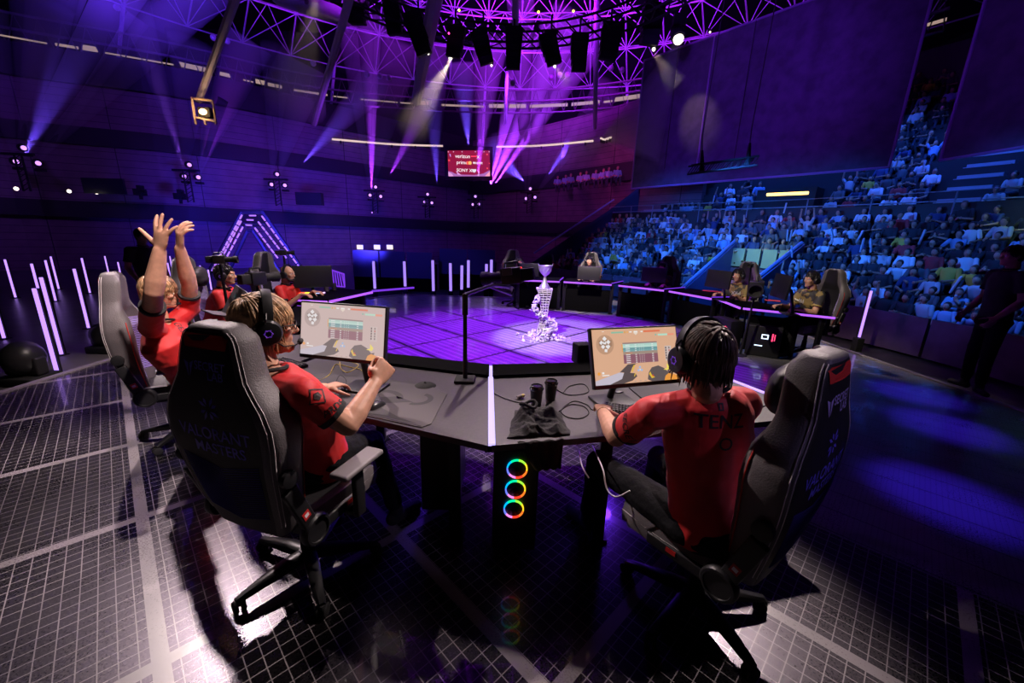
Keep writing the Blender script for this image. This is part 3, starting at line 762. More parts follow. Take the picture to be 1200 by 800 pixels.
    put([(.12, -A + 0.080), (.14, -A + 0.104), (.15, -A + 0.072), (.19, -A + 0.040), (.15, -A + 0.032)], mixc((.75, .5, .04)), 4); put([(.15, -A + 0.056), (.17, -A + 0.072), (.18, -A + 0.048)], mixc((.6, .05, .03)), 5)
    put([(.30, -A), (.32, -A + 0.048), (.36, -A + 0.072), (.5, -A + 0.036), (.5, -A)], mixc((.85, .33, .05)), 4)
    put([(.30, -A + 0.112), (.345, -A + 0.128), (.345, -A + 0.176), (.385, -A + 0.136), (.37, -A + 0.104)], mixc((.9, .75, .12)), 4)
    # crest
    for k in range(3): put(hexs(.02 + math.cos(PI / 2 + k * 2.094) * .022, -A + .135 + math.sin(PI / 2 + k * 2.094) * .020, .014, 6), mixc((.35, .5, .75)), 3)
    put(hexs(.02, -A + .13, .012, 4), mixc((.75, .7, .72)), 4)
    put(hexs(-.455, -A + .115, .018, 6), mixc((.85, .35, .05)), 3); put(rect(-.42, -A + .11, -.395, -A + .13), mixc(w_), 3); put(rect(-.42, -A + .09, -.34, -A + .10), mixc(w_), 3)
    for x in (-.06, 0, .06): put(rect(x, -A + .01, x + .025, -A + .02), mixc((.5, .35, .3)), 5)
monitor('lit monitor showing a tan game screen beside the keyboard of the dark-haired player', (.721, 2.197, 1.10), .295, .345, dict(bg=(.72, .42, .27), s=.95, wash=.05, f=game))
monitor('lit monitor showing a pale game screen in front of the blond player', (-1.011, 2.288, 1.162), -.214, .188, dict(bg=(.60, .46, .44), s=1.0, wash=.28, f=game))

# ------------------------------------------------------------------ things on the near desks
DZ = .73
def cup(px, py, label):
    c = Z(px, py, DZ); mb = MB(); mb.lathe([(.028, 0), (.031, .004), (.040, .108), (.040, .112)], c, n=28); t = mb.build('cup', [mat('black_card', (.015, .015, .018), .5)], loc=c)
    tag(t, label, 'cup', None)
    mb = MB(); mb.lathe([(.041, .106), (.044, .110), (.044, .117), (.040, .120), (.037, .132), (.033, .135), (.030, .129), (.004, .129)], c, n=28)
    o = link('lid', mb.mesh('lid'), [mat('glossy_lid', (.02, .02, .022), .12)]); o.data.transform(M.Translation(-c)); o.parent = t
cup(628, 475, 'black paper coffee cup with a lid, the nearer of the pair'); cup(645, 468, 'black paper coffee cup with a lid, standing behind its twin')
# crumpled cloth bag: a draped sheet of folds that spills over the desk edge
NU, NV = 56, 40; top_ = []; bot = []
c00, c10, c11, c01 = Z(594, 514, DZ), Z(668, 510, DZ), Z(656, 484, DZ), Z(604, 481, DZ)
for j in range(NV + 1):
    for i in range(NU + 1):
        u_, v_ = i / NU, j / NV; p = c00.lerp(c10, u_).lerp(c01.lerp(c11, u_), v_)
        wob = noise.noise(V((u_ * 3, v_ * 3, 4))) * .03; p = p + V((wob, wob * .6, 0))
        env = min(1, min(u_, 1 - u_) * 6) * min(1, (1 - v_) * 5) * (1 if v_ > .12 else .35 + v_ * 5)
        q = V((p.x * 9 + noise.noise(V((p.x * 5, p.y * 5, 1))) * 1.6, p.y * 15, 2)); rid = 1 - abs(noise.noise(q)) * 2.2; rid2 = 1 - abs(noise.noise(q * 2.3)) * 2
        lump = math.exp(-((u_ - .30) ** 2 + (v_ - .6) ** 2) / .035) * .055 + math.exp(-((u_ - .74) ** 2 + (v_ - .68) ** 2) / .03) * .045
        top_.append(p + V((0, 0, .006 + env * (.012 + .030 * max(0, rid) + .010 * max(0, rid2) + lump)))); bot.append(V((p.x, p.y, DZ + .001)))
mb = MB(); W1 = NU + 1; n_ = len(top_)
fs_ = [(j * W1 + i, j * W1 + i + 1, (j + 1) * W1 + i + 1, (j + 1) * W1 + i) for j in range(NV) for i in range(NU)]
mb.add(top_, fs_); mb.add(bot, [tuple(reversed(f)) for f in fs_])
edge = [i for i in range(W1)] + [j * W1 + NU for j in range(1, NV + 1)] + [NV * W1 + i for i in range(NU - 1, -1, -1)] + [j * W1 for j in range(NV - 1, 0, -1)]
mb.f += [(a + n_, b + n_, b, a) for a, b in zip(edge, edge[1:] + edge[:1])]; mb.m += [0] * len(edge)
bag = mb.build('cloth_bag', [mat('bag_canvas', (.016, .014, .017), .85, bump=(70, .5))], None, 180); tag(bag, 'crumpled black canvas bag draped over the desk edge beside the light seam', 'bag')
mb = MB(); e0, e1 = Z(606, 517, DZ), Z(660, 513.5, DZ); rows = []
for k in range(9):
    t_ = k / 8; rows.append([e0.lerp(e1, i / 16 * (1 - .45 * t_) + .42 * t_) + V((0, -.012 - .02 * math.sin(t_ * 2) + .008 * math.sin(i * 1.3 + t_ * 2), .004 - t_ * .16)) for i in range(17)])
mb.add([p for r in rows for p in r], [(k * 17 + i, k * 17 + i + 1, (k + 1) * 17 + i + 1, (k + 1) * 17 + i) for k in range(8) for i in range(16)])
fl = mb.build('hanging_flap', [MATS['bag_canvas']], bag, 180); sm = fl.modifiers.new('s', 'SOLIDIFY'); sm.thickness = .006
mb = MB()
for cx_, cy_, r in ((.30, .6, .030), (.74, .68, .026)):
    c = c00.lerp(c10, cx_).lerp(c01.lerp(c11, cx_), cy_); mb.tube([c + V((math.cos(a) * r * 1.5, math.sin(a) * r, .105 + .012 * math.sin(2 * a))) for a in [2 * PI * i / 24 for i in range(24)]], .009, 8, closed=True)
    mb = mb
st_ = MB(); st_.v, st_.f, st_.m = mb.v[:24 * 8], [f for f in mb.f if max(f) < 24 * 8], [0] * len([f for f in mb.f if max(f) < 24 * 8]); st_.build('strap_loop', [MATS['bag_canvas']], bag)
# cable coil, small bottle, puck, earphones
def cable(pts, label, m, r=.003, z=DZ + .004, cat='cable'):
    pts = [p if isinstance(p, V) else Z(p[0], p[1], z) for p in pts]; out = []
    for i in range(len(pts) - 1):
        p0, p1, p2, p3 = pts[max(i - 1, 0)], pts[i], pts[i + 1], pts[min(i + 2, len(pts) - 1)]
        for k in range(8):
            t = k / 8; out.append(.5 * ((2 * p1) + (p2 - p0) * t + (2 * p0 - 5 * p1 + 4 * p2 - p3) * t * t + (3 * p1 - p0 - 3 * p2 + p3) * t ** 3))
    out.append(pts[-1]); mb = MB(); mb.tube(out, r, 6)
    return tag(mb.build('cable', [m], None, 180, loc=pts[0]), label, cat)
cable([(655, 482), (668, 474), (684, 476), (690, 484), (680, 490), (664, 488), (658, 480), (672, 470), (688, 474), (696, 480), (716, 470)], 'black cable looped on the desk beside the two cups', BLKM)
cable([(650, 455), (664, 462), (680, 462), (690, 458), (684, 450), (668, 452), (660, 460)], 'thin black cable lying in loops behind the cups', BLKM)
cable([(578, 460), (590, 466), (602, 470), (612, 472)], 'thin black cable running from the light seam to the small bottle', BLKM)
c = Z(606, 468, DZ); mb = MB(); mb.lathe([(.012, 0), (.013, .03), (.010, .034)], c + V((0, 0, .013)), (.8, .5, .12)); bt = mb.build('small_bottle', [mat('clear_plastic', (.3, .25, .25), .2)], loc=c)
tag(bt, 'tiny bottle with a yellow cap lying on the desk near the seam', 'bottle')
mb = MB(); mb.lathe([(.011, 0), (.012, .012), (.010, .022)], V((.028, .018, .017)), (.8, .5, .12)); o = mb.build('cap', [mat('yellow_cap', (.75, .55, .12), .4)], None); o.parent = bt
mb = MB(); c = Z(722, 461, DZ); mb.lathe([(.045, 0), (.048, .01), (.044, .026), (.03, .03), (.004, .028)], c, n=32); tag(mb.build('puck_controller', [BLK], None, 40, loc=c), 'round black puck beside the foot of the right monitor', 'controller')
# keyboards
def keyboard(label, a, yaw, m=BLK, keys=None, w=.36, d=.13, z=DZ):
    t = thing('keyboard', label, 'keyboard', (a.x, a.y, z), yaw, world=False)
    mb = MB(); mb.bbox((0, 0, .012), (w, d, .02), .005); mb.build('case', [m], t, 40)
    mb = MB(); nx = int(w / .0195); ny = 5; mb.mi = 0
    for i in range(nx):
        for j in range(ny): mb.bbox((-w / 2 + .014 + i * (w - .028) / (nx - 1), -d / 2 + .018 + j * (d - .034) / (ny - 1), .027), (.0150, .0165, .010), .003, mi=(i * 6 // nx if keys else 0))
    mb.build('keys', keys or [mat('keycap', (.035, .033, .036), .4)], t, 40)
    return t
keyboard('black keyboard under the hand of the dark-haired player', Z(735, 482, DZ).lerp(Z(752, 487, DZ), .5), .295 - .55)
keyboard('black keyboard partly hidden beside the blond player\'s mouth', Z(338, 428, DZ), -.5, w=.30)
# mats, mice
mb = MB(); q = [(-.24, 2.62), (-.42, 1.925), (-1.0, 2.135), (-.83, 2.78)]
mb.prism([(-.475, 1.955), (-.43, 2.0), (-.415, 2.42), (-.55, 2.56), (-1.38, 2.74), (-1.55, 2.42), (-1.0, 2.14)], DZ + .0005, DZ + .005)
mm = mb.build('mouse_mat', [mat('mat_cloth', (.075, .066, .072), .7)], None, 0); tag(mm, 'large grey mouse mat with curved dark pattern on the left desk', 'mouse mat')
mb = MB()
def arcp(c, r, w, a0, a1, n=18): return [c + V((math.cos(t), math.sin(t), 0)) * (r + w * s) for s, rng in ((0, range(n + 1)), (1, range(n, -1, -1))) for t in [a0 + (a1 - a0) * i / n for i in rng]]
for c, r, w_, a0, a1 in ((V((-.58, 2.33, DZ + .0056)), .06, .035, -2.0, 1.2), (V((-.83, 2.30, DZ + .0056)), .12, .04, .2, 2.2), (V((-1.0, 2.45, DZ + .0056)), .1, .04, 2.4, 5.4)):
    p = arcp(c, r, w_, a0, a1); n = len(p) // 2
    mb.add(p, [(i, i + 1, 2 * n - 2 - i, 2 * n - 1 - i) for i in range(n - 1)])
mb.add([V(p) for p in ((-.60, 2.28, DZ + .0056), (-.72, 2.36, DZ + .0056), (-.98, 2.30, DZ + .0056), (-.93, 2.22, DZ + .0056))], [(0, 1, 2, 3)])
mb.add([V(p) for p in ((-.50, 1.99, DZ + .0056), (-.62, 2.06, DZ + .0056), (-.9, 2.30, DZ + .0056), (-1.02, 2.2, DZ + .0056), (-.99, 2.16, DZ + .0056))], [(0, 1, 2, 3, 4)])
mb.build('print', [mat('mat_print', (.028, .025, .028), .7)], mm, 0)
mb = MB(); mb.box((V((-.49, 1.955, DZ + .004)) + V((-1.0, 2.14, DZ + .004))) / 2 + V((.01, .012, 0)), (.55, .004, .005), M.Rotation(math.atan2(.185, -.51), 3, 'Z')); mb.build('edge_stitching', [mat('mat_edge', (.02, .02, .022), .6)], mm, 0)
def mouse(p, yaw, label):
    mb = MB(); R = M.Rotation(yaw, 3, 'Z'); rings = []
    for y, w_, h in ((-.062, .012, .012), (-.055, .026, .026), (-.03, .031, .038), (0, .029, .038), (.03, .029, .030), (.052, .026, .020), (.062, .014, .012)):
        rings.append([p + R @ V((math.cos(a) * w_, y, max(0, math.sin(a)) * h + .002)) for a in [2 * PI * i / 20 for i in range(20)]])
    mb.ring(rings); o = mb.build('computer_mouse', [mat('mouse_shell', (.02, .02, .022), .3)], None, 60, loc=p); tag(o, label, 'mouse')
    mb = MB(); mb.lathe([(.008, -.004), (.009, 0), (.008, .004)], V((0, .032, .028)), (1, 0, 0), 12); w = mb.build('scroll_wheel', [STEEL], None); w.data.transform(R.to_4x4()); w.parent = o
mouse(Z(441, 477, DZ), -.45, 'black computer mouse on the patterned mat by the raised fist')
cable([(445, 465), (440, 458), (425, 450), (400, 458), (388, 466)], 'thin black mouse cable curling behind the mouse', BLKM, .0022)
YEL = mat('yellow_cable', (.62, .45, .06), .5)
cable([(372, 446), (385, 440), (392, 428), (398, 427), (410, 430), (424, 434), (428, 448)], 'yellow cable looping under the blond player\'s monitor, lower strand', YEL, .0035)
cable([(398, 424), (400, 432), (408, 436), (420, 428), (412, 424)], 'yellow cable knot right below the blond player\'s monitor', YEL, .0035, z=DZ + .03)
cable([(392, 452), (398, 440), (406, 446), (402, 456), (396, 446)], 'small black cable loop under the yellow cables', BLKM)
mb = MB(); c = Z(498, 452, DZ); mb.lathe([(.075, 0), (.07, .004), (.05, .016), (.01, .022), (.003, .03)], c, n=28); tag(mb.build('stand_base', [BLKM], None, 40, loc=c), 'low black dome on the far corner of the patterned mat', 'stand base')
mb = MB(); mb.prism([tuple(Z(x, y, DZ))[:2] for x, y in ((737, 455), (778, 447), (815, 462), (760, 474))], DZ + .001, DZ + .008); tag(mb.build('tablet', [BLK], None, 0), 'flat black card lying beside the right monitor foot', 'card')
mb = MB(); mb.prism([tuple(Z(x, y, DZ))[:2] for x, y in ((868, 470), (884, 468), (898, 476), (880, 482))], DZ + .001, DZ + .01); tag(mb.build('phone', [BLK], None, 0), 'black phone lying on the right desk beside the red shoulder', 'phone')
# white cable hanging under right desk
cable([Z(678, 526, .62), P(682, 545, 1.95), P(690, 560, 1.9)], 'short white plug cable hanging below the right desk, left of its neighbour', mat('white_cable', (.6, .55, .56), .4), .004)
cable([Z(694, 522, .62), P(706, 548, 1.95), P(711, 572, 1.9), P(722, 582, 1.85), P(738, 575, 1.8)], 'long white cable hanging below the right desk and curling up', MATS['white_cable'], .004)
# computer tower with three fan rings below the seam
c0 = P(604, 574, 2.12); tw = thing('computer_tower', 'black computer tower with three rainbow fan rings, standing under the desk seam', 'computer', (c0.x, c0.y + .24, 0), .0)
yf = c0.y; mb = MB(); mb.bbox((c0.x, yf + .235, .36), (.24, .45, .62), .008); mb.build('case', [BLK], tw, 40)
hues = [(1, .05, .02), (1, .25, .8), (.15, .2, 1), (0, .45, 1), (0, .9, .35), (.35, 1, .05), (1, .7, .02), (1, .2, .02)]
HM = [emat('ring_hue_%d' % i, h, 1.3) for i, h in enumerate(hues)]
for k, (px, py) in enumerate(((606, 550), (604, 574), (602, 597))):
    cc = Y(px, py, yf - .004); mb = MB(); r = .055
    for i in range(48):
        a0, a1 = 2 * PI * i / 48, 2 * PI * (i + 1) / 48; hi = int((((-PI / 2 + .6) - a0) / (2 * PI) % 1) * 8) % 8
        q = [V((math.cos(a) * rr_, yy, math.sin(a) * rr_)) + cc for a in (a0, a1) for rr_, yy in ((r, 0), (r - .007, 0), (r - .007, .01), (r, .01))]
        mb.add(q, [(0, 1, 5, 4), (1, 2, 6, 5), (3, 0, 4, 7), (2, 3, 7, 6)], hi)
    fr = mb.build('fan_ring', HM, tw, 0)
    mb = MB()
    for i in range(9):
        a = 2 * PI * i / 9; mb.add([cc + V((math.cos(a + d_) * rr_, .008 + dd, math.sin(a + d_) * rr_)) for d_, rr_, dd in ((0, .014, 0), (.35, .046, 0), (.75, .045, .006), (.5, .014, .006))], [(0, 1, 2, 3)])
    mb.lathe([(.015, -.004), (.014, .006)], cc + V((0, .01, 0)), (0, 1, 0), 16); mb.build('fan_blade', [BLKM], fr, 0)
mb = MB(); mb.bbox((-.42, 2.35, .38), (.22, .45, .6), .01); tag(mb.build('computer_tower', [BLK], None, 40, loc=(-.42, 2.35, .08)), 'plain black computer case deep under the left desk', 'computer')

# ------------------------------------------------------------------ trophy and its pedestal
pb = Z(637, 396, 0); ped = thing('trophy_pedestal', 'twisting silver lattice pedestal wrapped in white shards, middle of the stage', 'pedestal', tuple(pb))
def ppx(px, py): return Y(px, py, pb.y)
MIR = mat('lattice_silver', (.75, .70, .72), .4, metal=.2); WSH = mat('white_shard', (.75, .72, .80), .45)
path = [((629, 634), 393), ((630, 637), 386), ((632, 639), 378), ((633, 641), 370), ((634, 642), 362), ((633, 643), 355), ((632, 645), 348), ((631, 646), 342), ((629, 647), 338)]
def pl(h):
    k = h * (len(path) - 1); i = min(int(k), len(path) - 2); f = k - i
    a, b = path[i], path[i + 1]; l = a[0][0] + (b[0][0] - a[0][0]) * f; r = a[0][1] + (b[0][1] - a[0][1]) * f; y = a[1] + (b[1] - a[1]) * f
    return ppx(l, y), ppx(r, y)
mb = MB()
for i in range(19):
    l, r = pl(i / 18); dl = (r - l).length * .5; mb.box((l + r) / 2, ((r - l).length + .01, dl * 1.6, .016))
mb.build('lattice', [MIR], ped, 0)
mb = MB()
for f in (0, .33, .66, 1):
    for yo in (-1, 1): mb.tube([pl(i / 12)[0].lerp(pl(i / 12)[1], f) + V((0, yo * (pl(i / 12)[1] - pl(i / 12)[0]).length * .38, 0)) for i in range(13)], .007, 6)
mb.build('rib', [MIR], ped)
mb = MB(); rnd = random.Random(11)
curl = [(630, 346), (628, 354), (626, 360), (630, 366), (636, 370), (644, 376), (648, 381), (646, 386), (640, 390), (632, 394)]
for i in range(620):
    if i < 330:
        k = rnd.random() * 8.99; a, b = curl[int(k)], curl[int(k) + 1]; f = k % 1; s = 2.0 + 3.2 * (k / 9)
        p = ppx(a[0] + (b[0] - a[0]) * f + rnd.gauss(0, s * .6), a[1] + (b[1] - a[1]) * f + rnd.gauss(0, 1.6)) + V((0, rnd.uniform(-.10, .10), 0))
    else:
        r = abs(rnd.gauss(0, .17)); a = rnd.uniform(0, 2 * PI); p = pb + V((r * math.cos(a) * 1.25, r * math.sin(a), max(.015, .22 * math.exp(-(r / .16) ** 2) * rnd.random() + .02)))
    p.z = max(p.z, .02)
    R = M.Rotation(rnd.uniform(0, 6), 3, V((rnd.uniform(-1, 1), rnd.uniform(-1, 1), rnd.uniform(-1, 1)))); mb.box(p, (rnd.uniform(.015, .04), rnd.uniform(.008, .02), rnd.uniform(.02, .06)), R)
mb.build('shards', [WSH], ped, 0)['kind'] = 'stuff'
tb = ppx(638, 337.5); tr = thing('trophy', 'silver goblet trophy standing on top of the lattice pedestal', 'trophy', tuple(tb))
SIL = mat('trophy_silver', (.8, .75, .85), .32, metal=.75)
mb = MB(); mb.lathe([(.10, .0), (.10, .012), (.075, .05), (.040, .11), (.026, .17), (.020, .205)], tb, n=32); mb.build('stem', [SIL], tr, 50)
mb = MB(); mb.lathe([(.020, .20), (.035, .215), (.075, .25), (.10, .29), (.105, .34), (.118, .385), (.108, .385), (.09, .33), (.06, .28), (.01, .27)], tb, n=32); cupo = mb.build('bowl', [SIL], tr, 50)
mb = MB()
for s in (-1, 1): mb.cap(tb + V((s * .107, 0, .36)), tb + V((s * .125, 0, .425)), .010, .004)
for k in range(9): a = k * .7; mb.cap(tb + V((math.cos(a) * .098, math.sin(a) * .098, .29)), tb + V((math.cos(a + .35) * .108, math.sin(a + .35) * .108, .345)), .008, .006)
mb.build('ornament', [SIL], cupo)

# ------------------------------------------------------------------ cameras
def camera_rig(label, p, yaw, pitch=0, k=1.0, tally=None):
    t = thing('video_camera', label, 'camera', tuple(p), yaw, world=False); Rp = M.Rotation(pitch, 4, 'X'); kk = k
    def bx(c, d, nm, m, b=.01):
        mb = MB(Rp); mb.bbox(V(c) * kk, V(d) * kk, b * kk); return mb.build(nm, [m], t, 40)
    bx((0, 0, .0), (.14, .20, .16), 'camera_body', BLK); bx((0, -.16, .0), (.10, .12, .12), 'battery', BLKM)
    mb = MB(Rp); mb.lathe([(.05 * k, 0), (.055 * k, .05 * k), (.05 * k, .12 * k), (.068 * k, .15 * k), (.07 * k, .22 * k), (.06 * k, .22 * k), (.045 * k, .18 * k), (.002, .17 * k)], V((0, .09, 0)) * k, (0, 1, 0), 20); mb.build('lens', [BLKM], t, 40)
    mb = MB(Rp); mb.tube([V((0, .07, .08)) * k, V((0, .06, .13)) * k, V((0, -.07, .13)) * k, V((0, -.08, .08)) * k], .012 * k); mb.build('top_handle', [BLK], t)
    mb = MB(Rp); mb.bbox(V((-.11, .02, .05)) * k, V((.02, .10, .07)) * k, .004); mb.build('viewfinder', [mat('grey_plastic', (.12, .12, .13), .4)], t, 40)
    if tally: mb = MB(Rp); mb.box(V((.0, -.10, .07)) * k, V((.02, .005, .012)) * k); mb.build('tally_light', [tally], t, 0)
    return t
RT = emat('red_tally', (1, .03, .02), 4)
pc = P(600, 323, 3.75); camera_rig('black video camera on the thin boom arm above the stage edge', pc, 1.35, -.15, .95, RT)
st = thing('camera_stand', 'thin black stand with a boom arm rising behind the left desk', 'camera stand', tuple(Z(545, 446, DZ) + V((0, .0, 0))))
b0 = Z(545, 446, DZ); b1 = Y(545, 346, b0.y + .02)
mb = MB(); mb.cyl(b0, b1, .016, .013, 12); mb.cyl(b0.lerp(b1, .78), b1 + V((0, 0, .01)), .02, .02); mb.build('pole', [BLKM], st)
mb = MB(); mb.bbox(b0 + V((0, 0, .012)), (.14, .14, .02), .005); mb.build('base', [BLKM], st)
mb = MB(); mb.tube([b1 + V((-.01, 0, 0)), b1.lerp(pc, .5) + V((0, 0, -.01)), pc + V((-.02, -.05, -.10))], .016, 8); mb.tube([b1.lerp(pc, .4), pc + V((.0, -.1, -.17)), pc + V((.02, -.02, -.13))], .010); mb.build('boom_arm', [METB], st)
def on_pole(label, p, base, yaw, k=.8, pitch=0, tally=None, lab2='stand'):
    camera_rig(label, p, yaw, pitch, k, tally)
    s = thing('camera_stand', lab2, 'camera stand', tuple(base)); mb = MB(); mb.cyl(base, p + V((0, 0, -.1 * k)), .018, .014); mb.build('pole', [BLKM], s)
    mb = MB(); mb.lathe([(.10, 0), (.10, .015), (.02, .03)], base); mb.build('base', [BLKM], s)
p = P(300, 326, 4.9); on_pole('bulky black video camera between the two far left players', p, V((p.x, p.y, 0)), -.35, .95, 0, None, 'black camera stand between the two far left players')
p = P(257, 304, 4.3); on_pole('small grey video camera above the head of the notebook player', p, V((p.x - .3, p.y + .45, 0)), -1.2, .55, 0, None, 'slim black stand behind the notebook player')
p = P(332, 296, 6.3); on_pole('tiny black camera mounted behind the bald player\'s headrest', p, V((p.x - .15, p.y + .35, 0)), -1.2, .5, 0, None, 'slim black stand behind the bald player\'s chair')
p = P(886, 338, 6.0); on_pole('boxy video camera between the two right-hand opposing players', p, V((p.x, p.y + .1, 0)), 2.6, 1.4, 0, emat('yellow_led', (.7, .8, .1), 3), 'camera stand between the two right-hand opposing players')
p = P(880, 311, 6.9); on_pole('little camera on a curved arm beside the helmet-haired opposing player', p, V((p.x + .3, p.y + .35, 0)), 2.4, .45, 0, None, 'curved stand beside the helmet-haired opposing player')
p = P(800, 306, 8.6); on_pole('little camera above the middle opposing player', p, V((p.x + .2, p.y + .5, 0)), 2.8, .5, 0, None, 'slim stand behind the middle opposing player')
p = P(838, 378, 5.9); mb = MB(); mb.lathe([(.02, 0), (.30, .05), (.32, .10), (.25, .18), (.08, .22), (.01, .22)], V((p.x - .05, p.y + .1, .0)), n=28); tag(mb.build('floor_light', [BLKM], None, 40, loc=(p.x, p.y + .1, 0)), 'low black domed unit on the stage by the second-right opposing desk', 'floor unit')
# ------------------------------------------------------------------ chairs and players
ch0 = make_chair('high-backed black gaming chair under the blond player, lettered back facing the lens', 'blue')
ch0.location = (-1.04, 1.745, 0); ch0.rotation_euler.z = math.atan2(.95, .31) - PI / 2
kids = KIDS(ch0)
def chair(loc, face, label, kids_=None):
    c = copy_tree(ch0, kids_ or kids); c.location = loc; c.rotation_euler.z = math.atan2(face[1], face[0]) - PI / 2; c['label'] = label; return c
chR = chair((.93, 1.575, .0), (-.60, .80), 'high-backed black gaming chair with a red top tag, under the dark-haired player')
for o in COL.objects:
    if o.parent and o.parent.parent == chR and sum((v_.co.z for v_ in o.data.vertices), 0) / len(o.data.vertices) > 1.17 and o.name.startswith(('emblem', 'lettering')):
        o.data = o.data.copy(); o.data.materials.clear(); o.data.materials.append(LAVM if 'LAVM' in globals() else mat('printed_lavender', (.5, .42, .85), .45))
for o in [o for o in COL.objects if o.parent == chR and o.name.startswith('armrest')]:
    for q_ in children(o): bpy.data.objects.remove(q_)
    bpy.data.objects.remove(o)
chair((-2.75, 3.11, 0), (.80, .60), 'grey-edged gaming chair behind the cheering player with raised arms')
# pillow on the chair
mb = MB(); c = P(234, 322, 4.75); R = headframe((.93, .30, 0)); mb.ell(c, (.16, .07, .10), R); mb.ell(c + V((0, 0, -.05)), (.14, .08, .09), R)
pl_ = link('headrest_pillow', voxel(mb, .01, 3), [mat('pillow_black', (.03, .028, .032), .5)], None, 180); tag(pl_, 'glossy black pillow strapped to the notebook player\'s chair top', 'pillow')

def at(px, py, t): return P(px, py, t)
mb = MB(); Rc = M.Rotation(chR.rotation_euler.z, 3, 'Z'); mb.ell(backpt(.83, 0, .10), (.15, .06, .10)); mb.ell(backpt(.80, 0, .10), (.13, .07, .08))
hp_ = link('headrest_pillow', voxel(mb, .008, 3), [mat('pillow_black', (.03, .028, .032), .5)], None, 180); hp_.parent = chR
# near right: dark-haired player, back to the lens
H = at(822, 418, 1.52)
JR = dict(head=H, neck=at(832, 456, 1.55), chest=V((.815, 1.47, .90)), hip=V((.85, 1.44, .60)), shL=at(762, 484, 1.56), shR=at(872, 472, 1.66), elL=at(722, 512, 1.78), wrL=at(706, 482, 2.06), elR=V((1.12, 1.88, .82)), wrR=V((1.02, 2.12, .78)),
          knL=V((.50, 1.95, .56)), knR=V((.86, 2.02, .56)), anL=V((.50, 2.10, .10)), anR=V((.9, 2.2, .10)))
pR, shR_ = human('person in a red jersey with short dark hair, back turned, hand on keyboard', JR, (JR['hip'].x, JR['hip'].y, 0), .006, hairm=BROWN, hairstyle='shag', hn=800, seed=4, face=(-.22, .97, 0), head_tilt=8,
    handL=hand((.25, .95, -.12), (0, 0, -1), (1, .1, 0), [.18, .22, .25, .3], .22, .1), handR=hand((-.1, .95, -.1), (0, 0, -1), (-1, 0, 0), .3), mic=-1)
mb = MB(); a = JR['elL'].lerp(JR['wrL'], .93); x, y, d = frame(JR['wrL'] - JR['elL']); mb.tube([a + (x * math.cos(q) + y * math.sin(q)) * .031 for q in [2 * PI * i / 20 for i in range(20)]], .0025, 6, closed=True); mb.build('bracelet', [mat('bronze', (.4, .22, .1), .35, metal=.8)], pR)
# lettering on the jersey
def shirt_text(sh, txt, pix, size, wpx, u, n, m=None, bold=.0006, shape=None):
    """print on cloth: pix = where the ray goes, u = reading direction, n = outward"""
    root = sh.parent; W4 = WORLD[root.name]; inv = W4.inverted(); R3 = inv.to_3x3()
    tree = bvh_of(sh.data); org = inv @ V((0, 0, CAMZ)); tgt = inv @ P(pix[0], pix[1], 3)
    h = tree.ray_cast(org, (tgt - org).normalized())
    if h[0] is None: print('MISS', txt); return
    nn = h[1]; uu = R3 @ V(u); uu = (uu - nn * uu.dot(nn)).normalized(); vv = nn.cross(uu)
    me = shape if shape else text_mesh(txt, size, bold=bold)
    return decal(me, h[0], uu, vv, tree, 'lettering' if txt else 'emblem', m or mat('jersey_print', (.03, .012, .014), .6), sh, .002)
shirt_text(shR_, 'TENZ', (846, 495), .074, 0, (1, .05, 0), None)
shirt_text(shR_, 'O', (850, 521), .07, 0, (1, .05, 0), None)
shirt_text(shR_, '', (845, 477), .05, 0, (1, .05, 0), None, shape=poly_mesh([rect(-.010, -.014, -.004, .016), rect(.004, -.014, .010, .016), rect(-.010, .010, .010, .016), rect(-.010, -.014, .010, -.008)]))
shirt_text(shR_, 'SECRET', (733, 503), .040, 0, (.65, .2, -.6), None)

# near left: blond player with raised fist
H = at(312, 382, 1.66)
JL = dict(head=H, neck=at(314, 436, 1.66), chest=V((-.99, 1.76, .90)), hip=V((-.98, 1.84, .60)), shL=at(275, 465, 1.92), shR=at(357, 462, 1.60), elR=at(408, 498, 1.70), wrR=at(439, 449, 1.86), elL=V((-1.35, 2.1, .85)), wrL=V((-1.15, 2.3, .80)),
          knL=V((-1.08, 2.18, .56)), knR=V((-.80, 2.10, .56)), anL=V((-1.0, 2.25, .10)), anR=V((-.68, 2.10, .10)))
fd = (JL['wrR'] - JL['elR']).normalized(); fa = fd.cross(V((0, -.6, .3))).normalized()
pL, shL_ = human('person in a red jersey with shaggy blond hair, glasses and beard, fist raised', JL, (JL['hip'].x, JL['hip'].y, 0), .006, hairm=BLOND, hairstyle='shag', hn=800, seed=9, face=(.78, .60, 0), head_tilt=6, beard=mat('ginger_beard', (.36, .17, .07), .6, bump=(220, .6)), glasses=True,
    handR=hand(fd + V((.1, 0, .1)), V((-.7, .6, -.2)), V((-.5, -.55, .6)), [.92, .95, .98, 1.0], .02, .85, 1.22), handL=hand((.5, .8, 0), (0, 0, -1), (1, 0, 0), .3), mic=1, armk=1.08)
shirt_text(shL_, 'ARDS', (392, 478), .040, 0, (.8, .4, .5), None)
shirt_text(shL_, '', (372, 464), .05, 0, (.8, .3, .1), None, shape=poly_mesh([rect(-.03, -.03, .03, -.025), rect(-.03, .025, .03, .03), rect(-.03, -.03, -.025, .03), rect(.025, -.03, .03, .03), hexs(0, 0, .018, 5)]))
